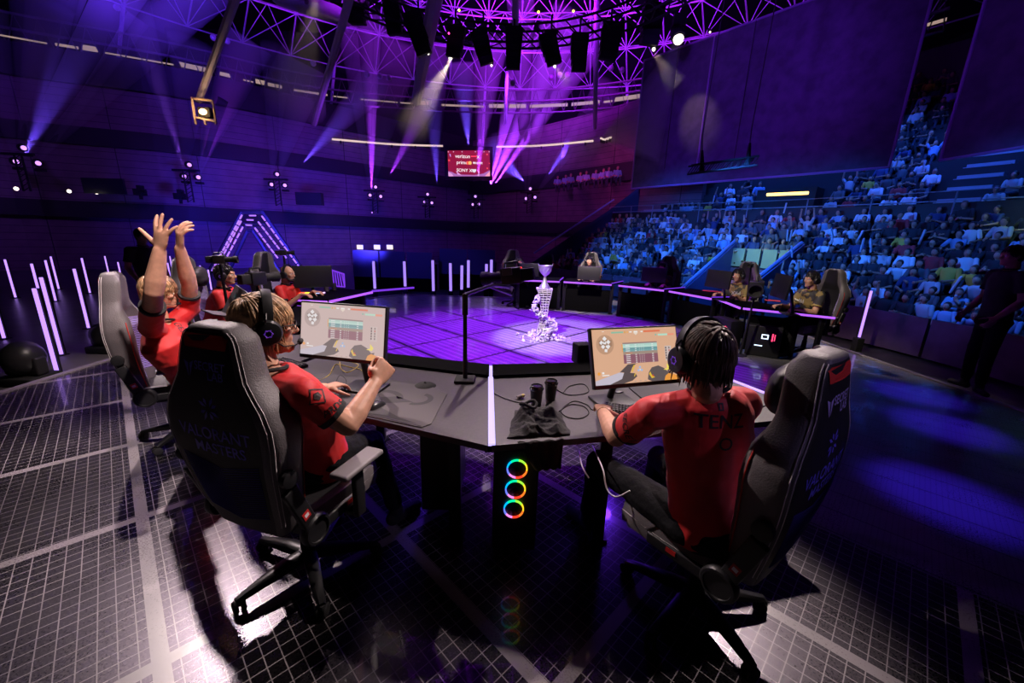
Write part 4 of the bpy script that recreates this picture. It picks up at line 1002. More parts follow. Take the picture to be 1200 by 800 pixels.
# sneaker seen below the armrest comes with the body; cheering player
H = at(188, 343, 3.0)
JA = dict(head=H, neck=at(190, 378, 2.95), chest=at(196, 405, 2.95), hip=V((-2.58, 3.02, .62)), shR=at(177, 384, 2.78), shL=at(222, 362, 3.15), elR=at(180, 342, 2.45), wrR=at(187, 294, 2.40), elL=at(222, 334, 3.02), wrL=at(211, 292, 2.85),
          knR=V((-2.15, 3.15, .56)), knL=V((-2.3, 3.42, .56)), anR=V((-1.9, 3.2, .1)), anL=V((-2.1, 3.6, .1)))
pA, shA_ = human('person in a red jersey leaning forward with both open hands raised overhead', JA, (JA['hip'].x, JA['hip'].y, 0), .007, hairm=BLOND, hairstyle='shag', hn=300, seed=12, face=(.86, .42, -.1), head_tilt=10,
    handR=hand(at(190, 262, 2.36) - JA['wrR'], V((.25, .95, .1)), V((-1, .2, .1)), [.12, .06, .1, .14], .55, -.25, 1.2), handL=hand(at(211, 268, 2.80) - JA['wrL'], V((.5, .6, .1)), V((-1, .3, 0)), [.28, .3, .32, .34], .35, -.1, 1.25), mic=1, glow=False, armk=1.15)
shirt_text(shA_, 'GEN', (212, 385), .06, 0, (.3, -.1, -1), None)
# notebook player
def seated(hx, label, face, t, lean=.0, shirt=None, arms='desk', **kw):
    H = P(hx[0], hx[1], t); f = V((face[0], face[1], 0)).normalized(); s = V((f.y, -f.x, 0))
    neck = H + V((0, 0, -.165)) - f * .035; chest = neck + V((0, 0, -.24)) - f * (.06 + lean * .3); hip = neck + V((0, 0, -.54)) - f * (.10 + lean)
    hip.z = max(hip.z, .58)
    shR = neck + s * .175 + V((0, 0, -.055)) - f * .01; shL = neck - s * .175 + V((0, 0, -.055)) - f * .01
    J = dict(head=H, neck=neck, chest=chest, hip=hip, shR=shR, shL=shL)
    for q, sg in (('R', 1), ('L', -1)):
        sh = J['sh' + q]
        J['el' + q] = sh + V((0, 0, -.26)) + f * .10 + s * sg * .05; e = J['el' + q]
        J['wr' + q] = V((e.x, e.y, max(.79, e.z - .04))) + f * .235 - s * sg * .06
        J['kn' + q] = hip + f * .42 + s * sg * .10 + V((0, 0, -.05)); J['an' + q] = J['kn' + q] + V((0, 0, -.44)) + f * .06; J['an' + q].z = .10
    ch_ = kw.pop('chair_label', None)
    if ch_: chair((hip.x + f.x * .06, hip.y + f.y * .06, 0), (f.x, f.y), ch_)
    return human(label, J, (hip.x, hip.y, 0), kw.pop('vs', .010), shirt=shirt, face=f, handR=hand(f, (0, 0, -1), -s, .3), handL=hand(f, (0, 0, -1), s, .3), **kw)
seated((264, 322), 'person in a red jersey with short black hair, holding the grey notebook', (.93, .25), 4.75, hairm=BLKH, hairstyle='short', hn=140, skin=SKIN, mic=1, lean=.05, chair_label='gaming chair carrying a black headrest pillow, behind the notebook player')
seated((337, 321), 'bald bearded person in a red jersey seated at the far left desk', (.93, -.05), 6.1, hairm=None, beard=mat('dark_beard', (.05, .03, .03), .7), skin=SKIN, mic=1, glow=False, chair_label='gaming chair behind the bald player at the far left')
nb = thing('notebook_computer', 'grey open notebook with faint marks held by the black-haired red player', 'notebook', tuple(P(272, 360, 4.45)))
q = [P(276, 333.5, 4.35), P(291, 344, 4.2), P(275, 372, 4.2), P(259, 366, 4.35)]
mb = MB(); mb.slab(q, (.006, .010, 0)); lid_ = mb.build('lid', [mat('slate_shell', (.10, .09, .11), .45)], nb, 0)
mb = MB(); o_ = q[0].lerp(q[1], .45); e1 = (q[1] - q[0]); e2 = (q[3] - q[0]); nrm_ = V((-.006, -.010, 0)) * .4
for a, b, c, d in ((.30, .22, .42, .34), (.62, .24, .75, .34)):
    pts = [q[0] + e1 * x + e2 * y + nrm_ for x, y in ((a, b), (c, b), (c, d), (a, d))]; mb.add(pts, [(0, 1, 2, 3)])
mb.build('mark', [mat('teal_mark', (.1, .25, .26), .5)], lid_, 0)
mb = MB(); mb.slab([q[3], q[2], q[2] + V((-.20, -.02, .02)), q[3] + V((-.20, -.02, .02))], (0, 0, .012)); mb.build('keyboard_deck', [MATS['slate_shell']], nb, 0)
# opposing team
GOLD = mat('camouflage_jersey', (.06, .05, .035), .7); nt, mth, mix, line = nodes(GOLD); tcc = nt.nodes.new('ShaderNodeTexCoord'); nn_ = nt.nodes.new('ShaderNodeTexNoise'); nn_.inputs['Scale'].default_value = 7
nt.links.new(tcc.outputs['Object'], nn_.inputs['Vector']); nt.links.new(mix(mth('GREATER_THAN', nn_.outputs['Fac'], .54), (.045, .042, .045), (.28, .20, .07)), nt.nodes['Principled BSDF'].inputs['Base Color'])
def front_print(sh, f, H):
    pass
o5, s5 = seated((951, 328), 'person in a dark gold-patterned jersey in profile at the right opposing desk', (-.93, -.16), 6.2, shirt=GOLD, hairm=BLKH, hairstyle='short', hn=160, skin=SKIN, mic=1, glow=False, cuff=mat('gold_band', (.4, .28, .08), .6), lean=.05, vs=.009, chair_label='gaming chair of the profile player at the right end of the opposing row')
shirt_text(s5, 'PRX', (938, 352), .09, 0, (.7, .7, 0), None, mat('white_print', (.75, .75, .75), .5))
o4, s4 = seated((865, 323), 'person in a dark gold-patterned jersey with bowl-cut hair facing the stage', (-.82, -.57), 7.6, shirt=GOLD, hairm=BLKH, hairstyle='short', hn=140, mic=1, glow=False, cuff=MATS['gold_band'], vs=.011, chair_label='gaming chair behind the bowl-cut opposing player')
shirt_text(s4, 'PRX', (862, 343), .09, 0, (.7, .7, 0), None, MATS['white_print'])
seated((776, 314), 'person hunched behind the middle opposing monitor, only head and shoulder showing', (-.6, -.8), 9.0, shirt=GOLD, hairm=BLKH, hairstyle='short', hn=110, mic=1, glow=False, vs=.013, lean=.1, chair_label='gaming chair behind the middle opposing monitor')
seated((691, 306), 'person hidden behind the monitor straight right of the trophy', (-.3, -.95), 9.9, shirt=GOLD, hairm=BLKH, hairstyle='short', hn=110, mic=1, glow=False, vs=.013, chair_label='gaming chair behind the second opposing monitor from the left')
seated((608, 308), 'person leaning left of the monitor at the far end of the opposing row', (.35, -.93), 9.9, shirt=GOLD, hairm=BLKH, hairstyle='short', hn=110, mic=1, glow=False, vs=.013, lean=.1, chair_label='gaming chair of the leaning opposing player beyond the trophy')
# standing staff
def standing(hx, t, label, face, zf, shirt, pants, hairm, skin, vs=.012, style='short', arms='down'):
    H = P(hx[0], hx[1], t); f = V((face[0], face[1], 0)).normalized(); s = V((f.y, -f.x, 0)); neck = H + V((0, 0, -.165)) - f * .03
    hipz = (neck.z - zf) * .60 + zf; hip = V((neck.x, neck.y, hipz)) - f * .01; chest = neck.lerp(hip, .45)
    J = dict(head=H, neck=neck, chest=chest, hip=hip, shR=neck + s * .19 + V((0, 0, -.06)), shL=neck - s * .19 + V((0, 0, -.06)))
    for q, sg in (('R', 1), ('L', -1)):
        sh = J['sh' + q]; J['el' + q] = sh + V((0, 0, -.28)) + s * sg * .06 - f * .02; J['wr' + q] = J['el' + q] + V((0, 0, -.20)) + f * .16 - s * sg * .03
        J['kn' + q] = V((hip.x, hip.y, zf + (hipz - zf) * .52)) + s * sg * .10 + f * .02; J['an' + q] = V((hip.x, hip.y, zf + .10)) + s * sg * .11
    return human(label, J, (hip.x, hip.y, zf), vs, shirt=shirt, pants=pants, cuff=shirt, hairm=hairm, hairstyle=style, hn=120, face=f, skin=skin, hs=False,
                 handR=hand((0, 0, -1) if False else f * .5 + V((0, 0, -.8)), -s, f, .3), handL=hand(f * .5 + V((0, 0, -.8)), s, f, .3))
standing((166, 277), 6.6, 'person in a black t-shirt standing behind the cheering player', (.8, -.3), -.4, BLKM, PANTS, BLKH, SKIND)
standing((1186, 300), 4.7, 'person dressed all in black standing at the far right edge', (-.9, .2), 0, BLKM, PANTS, BLKH, SKIND)
# opposing monitors, seen from behind
G = 'monitors of the opposing row'
def rear(px, py, t, face, label, **k):
    c = P(px, py, t); return monitor(label, tuple(c), math.atan2(face[1], face[0]) - PI / 2, .12, None, group=G, W=.52, H=.31, **k)
cc = (.4, 6.5)
rear(619, 316, 9.6, (0, 1), 'black monitor seen from behind beside the trophy bowl'); 
for (px, py, t, fx, fy, lb) in ((690, 320, 9.15, .25, .95, 'black monitor seen from behind, second in the opposing row'), (766, 322, 8.45, .6, .8, 'black monitor seen from behind, middle of the opposing row'), (841, 327, 7.0, .95, .35, 'black monitor seen from behind left of the bowl-cut opposing player')):
    rear(px, py, t, (fx, fy), lb)
p = P(914, 335, 5.9); monitor('black monitor seen edge-on before the profile player at the right desk', tuple(p), math.atan2(-.22, .95) - PI / 2, .1, None)
p = P(367, 324, 6.35); monitor('black monitor seen from behind beside the bald player', tuple(p), math.atan2(.15, -.98) - PI / 2 - .85, .05, None)
p = P(391, 330, 6.0); mb = MB(); 
for dx_ in (0, .12): mb.lathe([(.035, 0), (.04, .1), (.036, .1)], V((p.x - .06 + dx_, p.y, .735)), n=16)
p1 = Z(384, 338, .735); 
for i_, q_ in enumerate((Z(383, 341, .735), Z(392, 340, .735))):
    mb = MB(); mb.lathe([(.034, 0), (.038, .12), (.034, .12), (.030, .01), (.002, .01)], q_, n=16); tag(mb.build('tumbler', [mat('smoky_glass', (.12, .1, .14), .15)], None, 40, loc=q_), ('glass tumbler on the far left desk, nearer the keyboard', 'glass tumbler at the outer end of the far left desk')[i_], 'glass')
RGB = [emat('key_hue_%d' % i, h, 2.2) for i, h in enumerate(((1, .1, .03), (1, .5, .03), (.5, .9, .1), (.05, .9, .5), (.4, .4, 1), (.9, .5, 1)))]
keyboard('keyboard glowing in rainbow colours before the bald player', Z(366, 345, .73), .25, keys=RGB, w=.38)
mb = MB(); c = Z(408, 338, .73); 
# lattice barrier ornament behind the far left desk
mb = MB(); A_ = P(382, 314, 7.6); B_ = P(403, 321, 7.2); C_ = P(404, 336, 7.2); D_ = P(380, 334, 7.6)
for i in range(9):
    f = i / 8; mb.tube([A_.lerp(B_, f), D_.lerp(C_, min(1, f + .12))], .010, 6); 
mb.tube([A_, B_, C_, D_], .014, 6, closed=True)
tag(mb.build('lit_lattice', [VIOLETD], None), 'small violet-lit lattice frame behind the bald player\'s desk', 'lattice')
# lit computer cases under the right opposing desk
def pc(p, yaw, label, number=True):
    t = thing('computer_tower', label, 'computer', tuple(p), yaw, world=False); mb = MB(); mb.bbox((0, 0, .25), (.46, .24, .48), .008); mb.build('case', [BLK], t, 40)
    if number:
        W2 = emat('case_white', (.6, .75, 1), 2.5); R2 = emat('case_red', (1, .05, .15), 2.2)
        mb = MB(); 
        for a, b in (((-.03, .30), (.05, .30)), ((-.03, .36), (.05, .36)), ((-.03, .30), (-.03, .36)), ((.05, .30), (.05, .36))): mb.box(((a[0] + b[0]) / 2, -.122, (a[1] + b[1]) / 2), (abs(a[0] - b[0]) + .014, .004, abs(a[1] - b[1]) + .014))
        mb.box((-.06, -.122, .18), (.11, .004, .014)); mb.build('light_mark', [W2], t, 0)
        mb = MB(); mb.box((.11, -.122, .33), (.018, .004, .12)); mb.box((.14, -.122, .33), (.012, .004, .10)); mb.build('light_mark', [R2], t, 0)
p = Z(906, 410, 0) ; pc(V((4.02, 6.20, 0)), -.55, 'computer case with white square and red bar lights under the right desk')
pc(V((3.66, 6.68, 0)), -1.35, 'computer case with small white and red lights left of the brighter one')
# small black speaker boxes behind the right monitor
mb = MB(); p = Z(684, 424, .75); mb.bbox(V((p.x + .0, p.y + .1, .80)), (.14, .12, .17), .01, M.Rotation(.3, 3, 'Z')); tag(mb.build('speaker', [BLKM], None, 40, loc=(p.x, p.y + .1, .73)), 'small black box speaker left of the right monitor', 'speaker')

for i_, (px, py, lb) in enumerate(((836, 341, 'glowing red desk mat before the bowl-cut opposing player'), (905, 352, 'small red mat on the right end opposing desk'))):
    q = Z(px, py, .735); mb = MB(); mb.bbox(q, (.42 if i_ == 0 else .25, .16, .012), .004, M.Rotation(-.5, 3, 'Z')); tag(mb.build('desk_mat', [mat('red_mat', (.6, .04, .05), .5)], None, 0, loc=q), lb, 'mat')
# ------------------------------------------------------------------ hall walls
def cr(pts, n=8, closed=False):
    pts = [V(p) for p in pts]; out = []
    for i in range(len(pts) - 1):
        p0, p1, p2, p3 = pts[max(i - 1, 0)], pts[i], pts[i + 1], pts[min(i + 2, len(pts) - 1)]
        for k in range(n):
            t = k / n; out.append(.5 * ((2 * p1) + (p2 - p0) * t + (2 * p0 - 5 * p1 + 4 * p2 - p3) * t * t + (3 * p1 - p0 - 3 * p2 + p3) * t ** 3))
    return out + [pts[-1]]
wm = mat('wood_panel_wall', (.16, .09, .12), .5); nt, mth, mix, line = nodes(wm); tc = nt.nodes.new('ShaderNodeTexCoord'); sp = nt.nodes.new('ShaderNodeSeparateXYZ'); nt.links.new(tc.outputs['Object'], sp.inputs[0])
bk = mth('MAXIMUM', line(sp.outputs['Z'], 0, .30, .018), line(sp.outputs['X'], 0, 2.6, .03))
nz = nt.nodes.new('ShaderNodeTexNoise'); nz.inputs['Scale'].default_value = 2.2; nt.links.new(tc.outputs['Object'], nz.inputs['Vector'])
nt.links.new(mix(bk, mix(nz.outputs['Fac'], (.10, .06, .085), (.22, .13, .16)), (.02, .012, .02)), nt.nodes['Principled BSDF'].inputs['Base Color'])
WL = [(-24, 2), (-23.5, 9), (-21.9, 17.2), (-16.1, 20.5), (-10.9, 25.3), (-3.6, 33.0)]
WR = [(-3.6, 33.0), (0, 29.5), (3.6, 25.5), (6.6, 21.6), (8.5, 19.5)]
LEDGE = mat('ledge_black', (.012, .010, .014), .6)
def wallstrip(path, z0, z1, th, out=0.0):
    mb = MB(); n = len(path)
    def off(i):
        d = (path[min(i + 1, n - 1)] - path[max(i - 1, 0)]).normalized(); return V((-d.y, d.x, 0))
    for i in range(n - 1):
        a, b = path[i] - off(i) * out, path[i + 1] - off(i + 1) * out; c, d = path[i] - off(i) * (out) + off(i) * th, path[i + 1] - off(i + 1) * out + off(i + 1) * th
        lo, hi = V((0, 0, z0)), V((0, 0, z1)); mb.add([a + lo, b + lo, b + hi, a + hi, c + lo, d + lo, d + hi, c + hi], [(0, 1, 2, 3), (5, 4, 7, 6), (3, 2, 6, 7), (1, 0, 4, 5), (0, 3, 7, 4), (1, 5, 6, 2)])
    return mb
pl = cr([(*p, 0) for p in WL], 8); pr_ = cr([(*p, 0) for p in WR], 6)
struct(wallstrip(pl, -.45, 8.5, .4).build('wall_left', [wm], smooth=0), 'curved panelled hall wall'); struct(wallstrip(pr_, -.45, 8.5, .4).build('wall_back', [wm], smooth=0), 'panelled hall wall behind the stage')
struct(wallstrip(pl, 1.95, 2.62, .5, .45).build('trim_3', [LEDGE], smooth=0), 'lower black balcony ledge'); struct(wallstrip(pr_, 1.95, 2.62, .5, .45).build('trim_4', [LEDGE], smooth=0), 'lower black balcony ledge, rear run')
struct(wallstrip(pl, 5.0, 5.72, .4, .25).build('trim_5', [LEDGE], smooth=0), 'upper black ledge'); struct(wallstrip(pr_, 4.7, 5.6, .4, .25).build('trim_6', [LEDGE], smooth=0), 'upper black ledge, rear run')
struct(wallstrip(pl, 7.4, 8.6, .5, .3).build('trim_7', [LEDGE], smooth=0), 'dark soffit under the roof'); 
mb = MB(); mb.box((2, 22, 24), (90, 90, .3)); struct(mb.build('ceiling', [mat('roof_deck', (.012, .01, .02), .9)], smooth=0), 'dark roof deck above the truss')
mb = MB(); mb.box((0, 52, 10), (80, .4, 26)); struct(mb.build('wall_rear', [mat('deep_wall', (.02, .015, .03), .9)], smooth=0), 'dark outer wall')
# broken strip of daylight under the roof edge and catwalk rails
RE = [(-24.5, 12), (-22.1, 17.2), (-16.1, 20.5), (-10.8, 24.2), (-2.8, 25.5), (3.7, 24.4), (9.5, 20.5), (13.5, 15)]
re_ = cr([(*p, 8.75) for p in RE], 10)
DAY = emat('daylight_gap', (.85, .58, .5), .45); rnd = random.Random(21)
mb = MB(); mb2 = MB(); i = 0; fine_ = cr([(*p, 8.75) for p in RE], 60)
while i < len(fine_) - 8:
    l = rnd.choice((4, 6, 9, 14, 20)); g_ = rnd.choice((1, 2, 5)); h = rnd.choice((.06, .10, .16, .2))
    a, b = fine_[i], fine_[min(i + l, len(fine_) - 1)]
    mb.add([a, b, b + V((0, 0, h)), a + V((0, 0, h))], [(0, 1, 2, 3)]); i += l + g_
mb.build('window_1', [DAY], smooth=0); o = COL.objects[-1]; struct(o, 'broken strip of daylight under the roof edge')
mb = MB()
for k, (dz, r) in enumerate(((-.25, .05), (.35, .06), (.9, .05))): mb.tube([p + V((0, 0, dz)) for p in re_], r, 5)
for i in range(0, len(re_) - 1):
    a = re_[i]; b = re_[i + 1]; mb.tube([a + V((0, 0, -.25)), (a + b) / 2 + V((0, 0, .9)), b + V((0, 0, -.25))], .03, 4)
struct(mb.build('trim_8', [mat('gantry_steel', (.10, .08, .10), .5, metal=.3)]), 'perimeter gantry under the roof')
RAIL = emat('rail_glow', (1, .72, .66), .85)
def rail(a, b, tA, tB, nm):
    A_, B_ = P(*a, tA), P(*b, tB); mb = MB(); mid = (A_ + B_) / 2 + V((0, .4, 0)); pts = cr([A_, mid, B_], 10); mb.tube(pts, .055, 6)
    o = mb.build('rail_light', [RAIL], smooth=60); tag(o, nm, 'light strip')
    for i in range(2, len(pts), 4):
        m2 = MB(); m2.box(pts[i] + V((0, 0, -.12)), (.09, .06, .16)); m2.build('clamp', [LEDGE], o, 0)
rail((389, 163), (519, 171), 23, 25, 'long thin white rail light left of the wall screen'); rail((582, 172), (695, 165), 25, 22, 'long thin white rail light right of the wall screen'); rail((704, 162), (716, 161), 21.5, 21.2, 'short white rail light near the hanging screen')
rail((0, 92), (6, 94), 17, 17.3, 'stub of white rail light at the left edge')
# wall screen with sponsor board
c = P(549, 191, 24); t = thing('wall_screen', 'small red sponsor-board video screen hung high on the far wall', 'screen', (c.x, c.y, c.z)); sx = 24 / 467
mb = MB(); mb.box(c + V((0, .12, 0)), (56 * sx, .2, 37 * sx)); mb.build('frame', [mat('screen_frame', (.01, .01, .02), .6)], t, 0)
def sp_(px, py, k=0): q = P(px, py, 24); return V((q.x, c.y - .01 - k * .01, q.z))
mb = MB(); mb.add([sp_(525, 177), sp_(525, 206), sp_(574, 206), sp_(574, 177)], [(0, 1, 2, 3)]); scr = mb.build('screen', [emat('board_red', (.30, .008, .05), 1)], t, 0)
def sq(poly, col, s=1, k=1):
    mb = MB(); mb.add([sp_(x, y, k) for x, y in poly], [tuple(range(len(poly)))]); mb.build('screen_graphic', [emat('board_%d_%d_%d' % tuple(int(99 * q) for q in col), col, s)], scr, 0)
PK = (.75, .35, .75); RD = (.9, .08, .10)
sq([(525, 200), (529, 201), (533, 203), (538, 204), (556, 204.5), (566, 203), (574, 199), (574, 206), (525, 206)], (.42, .15, .48)); sq([(525, 201), (529, 203), (531, 206), (525, 206)], PK, 1, 2); sq([(568, 206), (574, 200), (574, 206)], (.95, .35, .5), 1, 2); sq([(534, 200), (541, 205), (536, 204)], PK, 1, 2); sq([(559, 205), (562, 200), (561, 206)], PK, 1, 2)
for x, y, m_ in ((526.5, 188, 1.1), (571, 181.5, .9), (573.5, 191.5, .6), (571, 197, .9)): sq(rect(x - m_, y - m_, x + m_, y + m_), RD, 1, 2)
sq([(527, 180.5), (528.5, 181), (528.8, 184.5), (527.5, 183)], (.6, .3, .8), 1, 2)
for x in (526, 532, 542, 557.5, 567.5, 573.5): sq(rect(x - .6, 178, x + .6, 179), (.7, .5, .65), 1, 2)
def stext(txt, px, py, size, col):
    me = text_mesh(txt, size); q = sp_(px, py, 2); me.transform(M.Translation(q) @ M.Rotation(PI / 2, 4, 'X')); link('lettering', me, [emat('board_ink', (1, .9, .95), 1.3)], scr, 0)
stext('verizon', 542.5, 183.6, .30, 0); sq([(546.5, 182.8), (547.8, 182), (547, 184)], RD, 1.2, 3)
sq(rect(552, 183, 559, 184.3), (1, .05, .12), 1.2, 3); stext('X', 560.5, 184.6, .26, 0)
stext('prime', 541.5, 190.5, .28, 0); sq(hexs(548.3, 191, 2.0, 20), (.95, .12, .08), 1, 3); sq(hexs(550.9, 191, 2.0, 20), (1, .55, .15), 1, 4)
sq(hexs(555.5, 190.8, 1.2, 8), (.9, .8, .9), 1, 3); stext('secret', 560.3, 190.8, .22, 0); stext('SONY X', 544, 199.4, .26, 0); sq([(553, 198), (558, 198), (557.8, 200.5), (555.5, 202), (553.2, 200.5)], (.8, .75, .85), 1, 3)

# black booth / caster counter at the back with three small lit papers
COUNTER = mat('counter_panel', (.10, .08, .13), .45)
def counter(px0, px1, ytop, t, label, n):
    A_ = P(px0, ytop, t); B_ = P(px1, ytop + .6, t); tt = thing('counter', label, 'counter', tuple(A_.lerp(B_, .5) * 1 + V((0, 0, -A_.z - .4))))
    z1 = A_.z; h = .9; L = (B_ - A_).length
    for i in range(n):
        a = A_.lerp(B_, i / n + .01); b = A_.lerp(B_, (i + 1) / n - .01); mb = MB(); mb.slab([V((a.x, a.y, z1 - .95)), V((b.x, b.y, z1 - .95)), V((b.x, b.y, z1)), V((a.x, a.y, z1))], (0, .06, 0)); mb.build('front_panel', [COUNTER], tt, 0)
    mb = MB(); mb.box(V(((A_.x + B_.x) / 2, A_.y + .4, (z1 - 1.4) / 2)), (L, .7, z1 + .45)); mb.build('body', [MATS['desk_dark']], tt, 0)
counter(412, 507, 293, 14.5, 'low dark counter on the far floor carrying three small bright screens', 3); counter(514, 581, 291, 15.2, 'dark counter with a greenish glow spot, right of its longer neighbour', 2)
for px, lb in ((422, 'small bright tablet at the left end of the far counter'), (442, 'small bright tablet in the middle of the far counter'), (457, 'small bright tablet, rightmost and whitest on the far counter')):
    p = P(px, 289.5, 14.7); mb = MB(); mb.bbox(p, (.26, .03, .19), .01); o = mb.build('tablet', [BLK], None, 40, loc=p); tag(o, lb, 'tablet')
    mb = MB(); mb.box((0, -.018, 0), (.23, .004, .16)); s_ = mb.build('screen', [emat('paper_glow', (.95, .78, .68), 1.1)], None, 0); s_.parent = o

# ------------------------------------------------------------------ light tubes
TUBE = emat('tube_light', (.45, .24, 1), 1.7); TUBEB = emat('tube_light_far', (.40, .24, 1), 1.1)
def tube(a, b, label, z=-.4, base=True, g=None, m=None, w=.045, pole=0):
    q = Z(b[0], b[1], z); p = Y(a[0], a[1], q.y); p.x = q.x + (p.x - q.x) * .3
    t = thing('light_tube', label, 'light', (q.x, q.y, -.4), group=g)
    mb = MB(); mb.cyl(V((q.x, q.y, z + .02)), p, w / 2, w / 2, 8); mb.build('tube', [m or TUBE], t)
    mb = MB(); mb.bbox((q.x, q.y, (z - .4) / 2), (.14, .14, max(.03, z + .4)), .005); mb.build('foot', [BLKM], t, 40)
    mb = MB(); mb.bbox(V((q.x, q.y + w * .9, (p.z + z) / 2)), (w * 1.3, w * .5, p.z - z), .003); mb.build('backing', [BLKM], t, 40)
LT = [((6, 304), (18.4, 349), 'leftmost full light tube, standing alone in the dark'), ((40, 338), (68, 440), 'nearest and longest light tube, by the round-topped floor lamp'), ((38, 309), (52, 366), 'light tube just behind the longest one'), ((48.4, 325), (72.4, 416), 'long light tube immediately right of the longest one'),
      ((54, 305), (65.4, 353), 'light tube with a long reflection, left of its shorter twin'), ((60, 300.6), (69, 339), 'short light tube right of its reflecting twin'), ((87, 315), (104, 385), 'tall light tube left of the cheering player\'s chair'), ((95.6, 302.4), (105.6, 343.6), 'medium light tube behind the tall one near the cheering player'),
      ((122.4, 300), (127.5, 321), 'short light tube far behind, second left of the standing person'), ((138, 307), (142.5, 327), 'short light tube just left of the standing person'), ((-6, 352), (5, 397), 'light tube cut by the left edge of the view'),
      ((196, 308), (201, 332), 'light tube between the raised hands, lower'), ((199, 300), (203, 322), 'light tube between the raised hands, upper'), ((233, 311), (239, 336), 'light tube left of the notebook player\'s camera'), ((243, 316), (248, 340), 'light tube right beside the black post by the notebook player')]
for a, b, l in LT: tube(a, b, l)
for i, (x0, y0, x1, y1) in enumerate(((151, 213, 155, 282), (171, 225, 176, 322), (252, 218, 255, 278), (277, 226, 281, 314), (303, 215, 306, 275), (357, 210, 359, 272), (375, 222, 379, 330), (430, 218, 431, 270), (436, 232, 439, 330), (478, 215, 480, 272), (480, 240, 477, 325), (501, 222, 500, 318), (518, 212, 517, 265), (563, 235, 562, 320), (580, 220, 579, 312))):
    a = (380 + x0 / 2.9625, 230 + y0 / 2.9625); b = (380 + x1 / 2.9625, 230 + y1 / 2.9625)
    far = y1 < 300; q = P(b[0], b[1], 15.6 if far else 12.8)
    tube(a, b, 'thin violet light tube standing in the field %s the counters at the back' % ('right under' if far else 'in front of'), z=q.z, g='light tubes before the back counters, %s row' % ('rear' if far else 'front'), m=TUBEB, w=.07 if far else .085)
tube((1021.4, 340.7), (1006.6, 396), 'light tube standing before the purple barrier at the right', z=-.12, w=.045); tube((1203, 372), (1189, 428), 'light tube beside the black-dressed person at the right edge', w=.06); tube((1196, 388), (1184, 415), 'dim light tube half hidden by the black-dressed person', m=VIOLETD, w=.04)
tube((318, 275 + 40), (316, 352), 'short light tube near the bald player\'s chair', m=VIOLETD)
# LED arch, three nested trapezoid outlines made of dashes
t = thing('light_arch', 'glowing violet trapezoid entrance arch of three nested dashed outlines', 'arch', tuple(Z(297, 330, -.4)))
ya = 15.6
mb = MB()
def dash(a, b, n, y=ya, th=.028):
    A_, B_ = Y(*a, y), Y(*b, y)
    for i in range(n):
        p, q = A_.lerp(B_, (i + .12) / n), A_.lerp(B_, (i + .88) / n); mb.tube([p, q], th, 6)
for (L0, L1, R1, R0, T0, T1, nl, nr) in (((248, 318), (284, 251), (353, 316), (306, 252), (291, 252.5), (301, 252.5), 11, 9), ((252, 317), (283, 258), (336, 303), (302, 259), (288, 257.5), (298, 257.8), 9, 8), ((262, 308), (285, 265), (326, 303), (298, 266), (287, 263.5), (296, 263.8), 6, 6)):
    mb = MB(); dash(L0, L1, nl); dash(R1, R0, nr); dash(T0, T1, 1); mb.build('light_outline', [emat('arch_glow', (.48, .20, 1), 1.3)], t, 60)['kind'] = 'stuff'
mb = MB()
for a, b in (((244, 322), (284, 248)), ((284, 248), (307, 248)), ((307, 248), (358, 322))):
    A_, B_ = Y(*a, ya + .12), Y(*b, ya + .12); mb.tube([A_, B_], .09, 6)
for a, b in (((266, 322), (290, 270)), ((290, 270), (296, 270)), ((296, 270), (330, 322))):
    A_, B_ = Y(*a, ya + .14), Y(*b, ya + .14); mb.tube([A_, B_], .07, 6)
mb.build('arch_frame', [LEDGE], t, 0)

# ------------------------------------------------------------------ roof space frame
ROOF = mat('roof_steel', (.42, .36, .5), .5)
C0 = V((0, 8, 0)); rings_ = [2.5, 4.5, 6.5, 8.5, 10.5, 12.5, 14.5, 16.5, 18.5, 21]; NA = 60
def rp(r, a, up=0):
    return C0 + V((math.cos(a) * r * 1.02, math.sin(a) * r, 15.6 - (r / 22) ** 2 * 5.2 + up))
mb = MB(); mb2 = MB()
for k, r in enumerate(rings_):
    for i in range(NA):
        a0 = 2 * PI * i / NA; a1 = 2 * PI * (i + 1) / NA
        if math.sin(a0) < -.35: continue
        tgt = mb
        mb.tube([rp(r, a0), rp(r, a1)], .036, 4)
        if k < len(rings_) - 1:
            r2 = rings_[k + 1]; st = 2 if r < 9 and i % 2 else 1
            if not (r < 9 and i % 2): mb.tube([rp(r, a0), rp(r2, a0)], .036, 4)
            am = (a0 + a1) / 2; rm = (r + r2) / 2
            if r >= 6:
                top = rp(rm, am, 1.1)
                mb.tube([rp(r, a0), rp(r2, a1)], .022, 4); mb.tube([rp(r, a1), rp(r2, a0)], .022, 4)
                for q in ((r, a0), (r, a1), (r2, a0), (r2, a1)): mb.tube([rp(*q), top], .024, 4)
                mb.tube([top, rp(rm, am + 2 * PI / NA, 1.1)], .028, 4)
for i in range(0, NA, 4):
    a = 2 * PI * i / NA
    if math.sin(a) > -.35: mb.tube([rp(21, a), C0 + V((math.cos(a) * 24, math.sin(a) * 22.5, 7.2))], .08, 6)
struct(mb.build('trim_9', [ROOF], smooth=0), 'steel space frame of the roof')
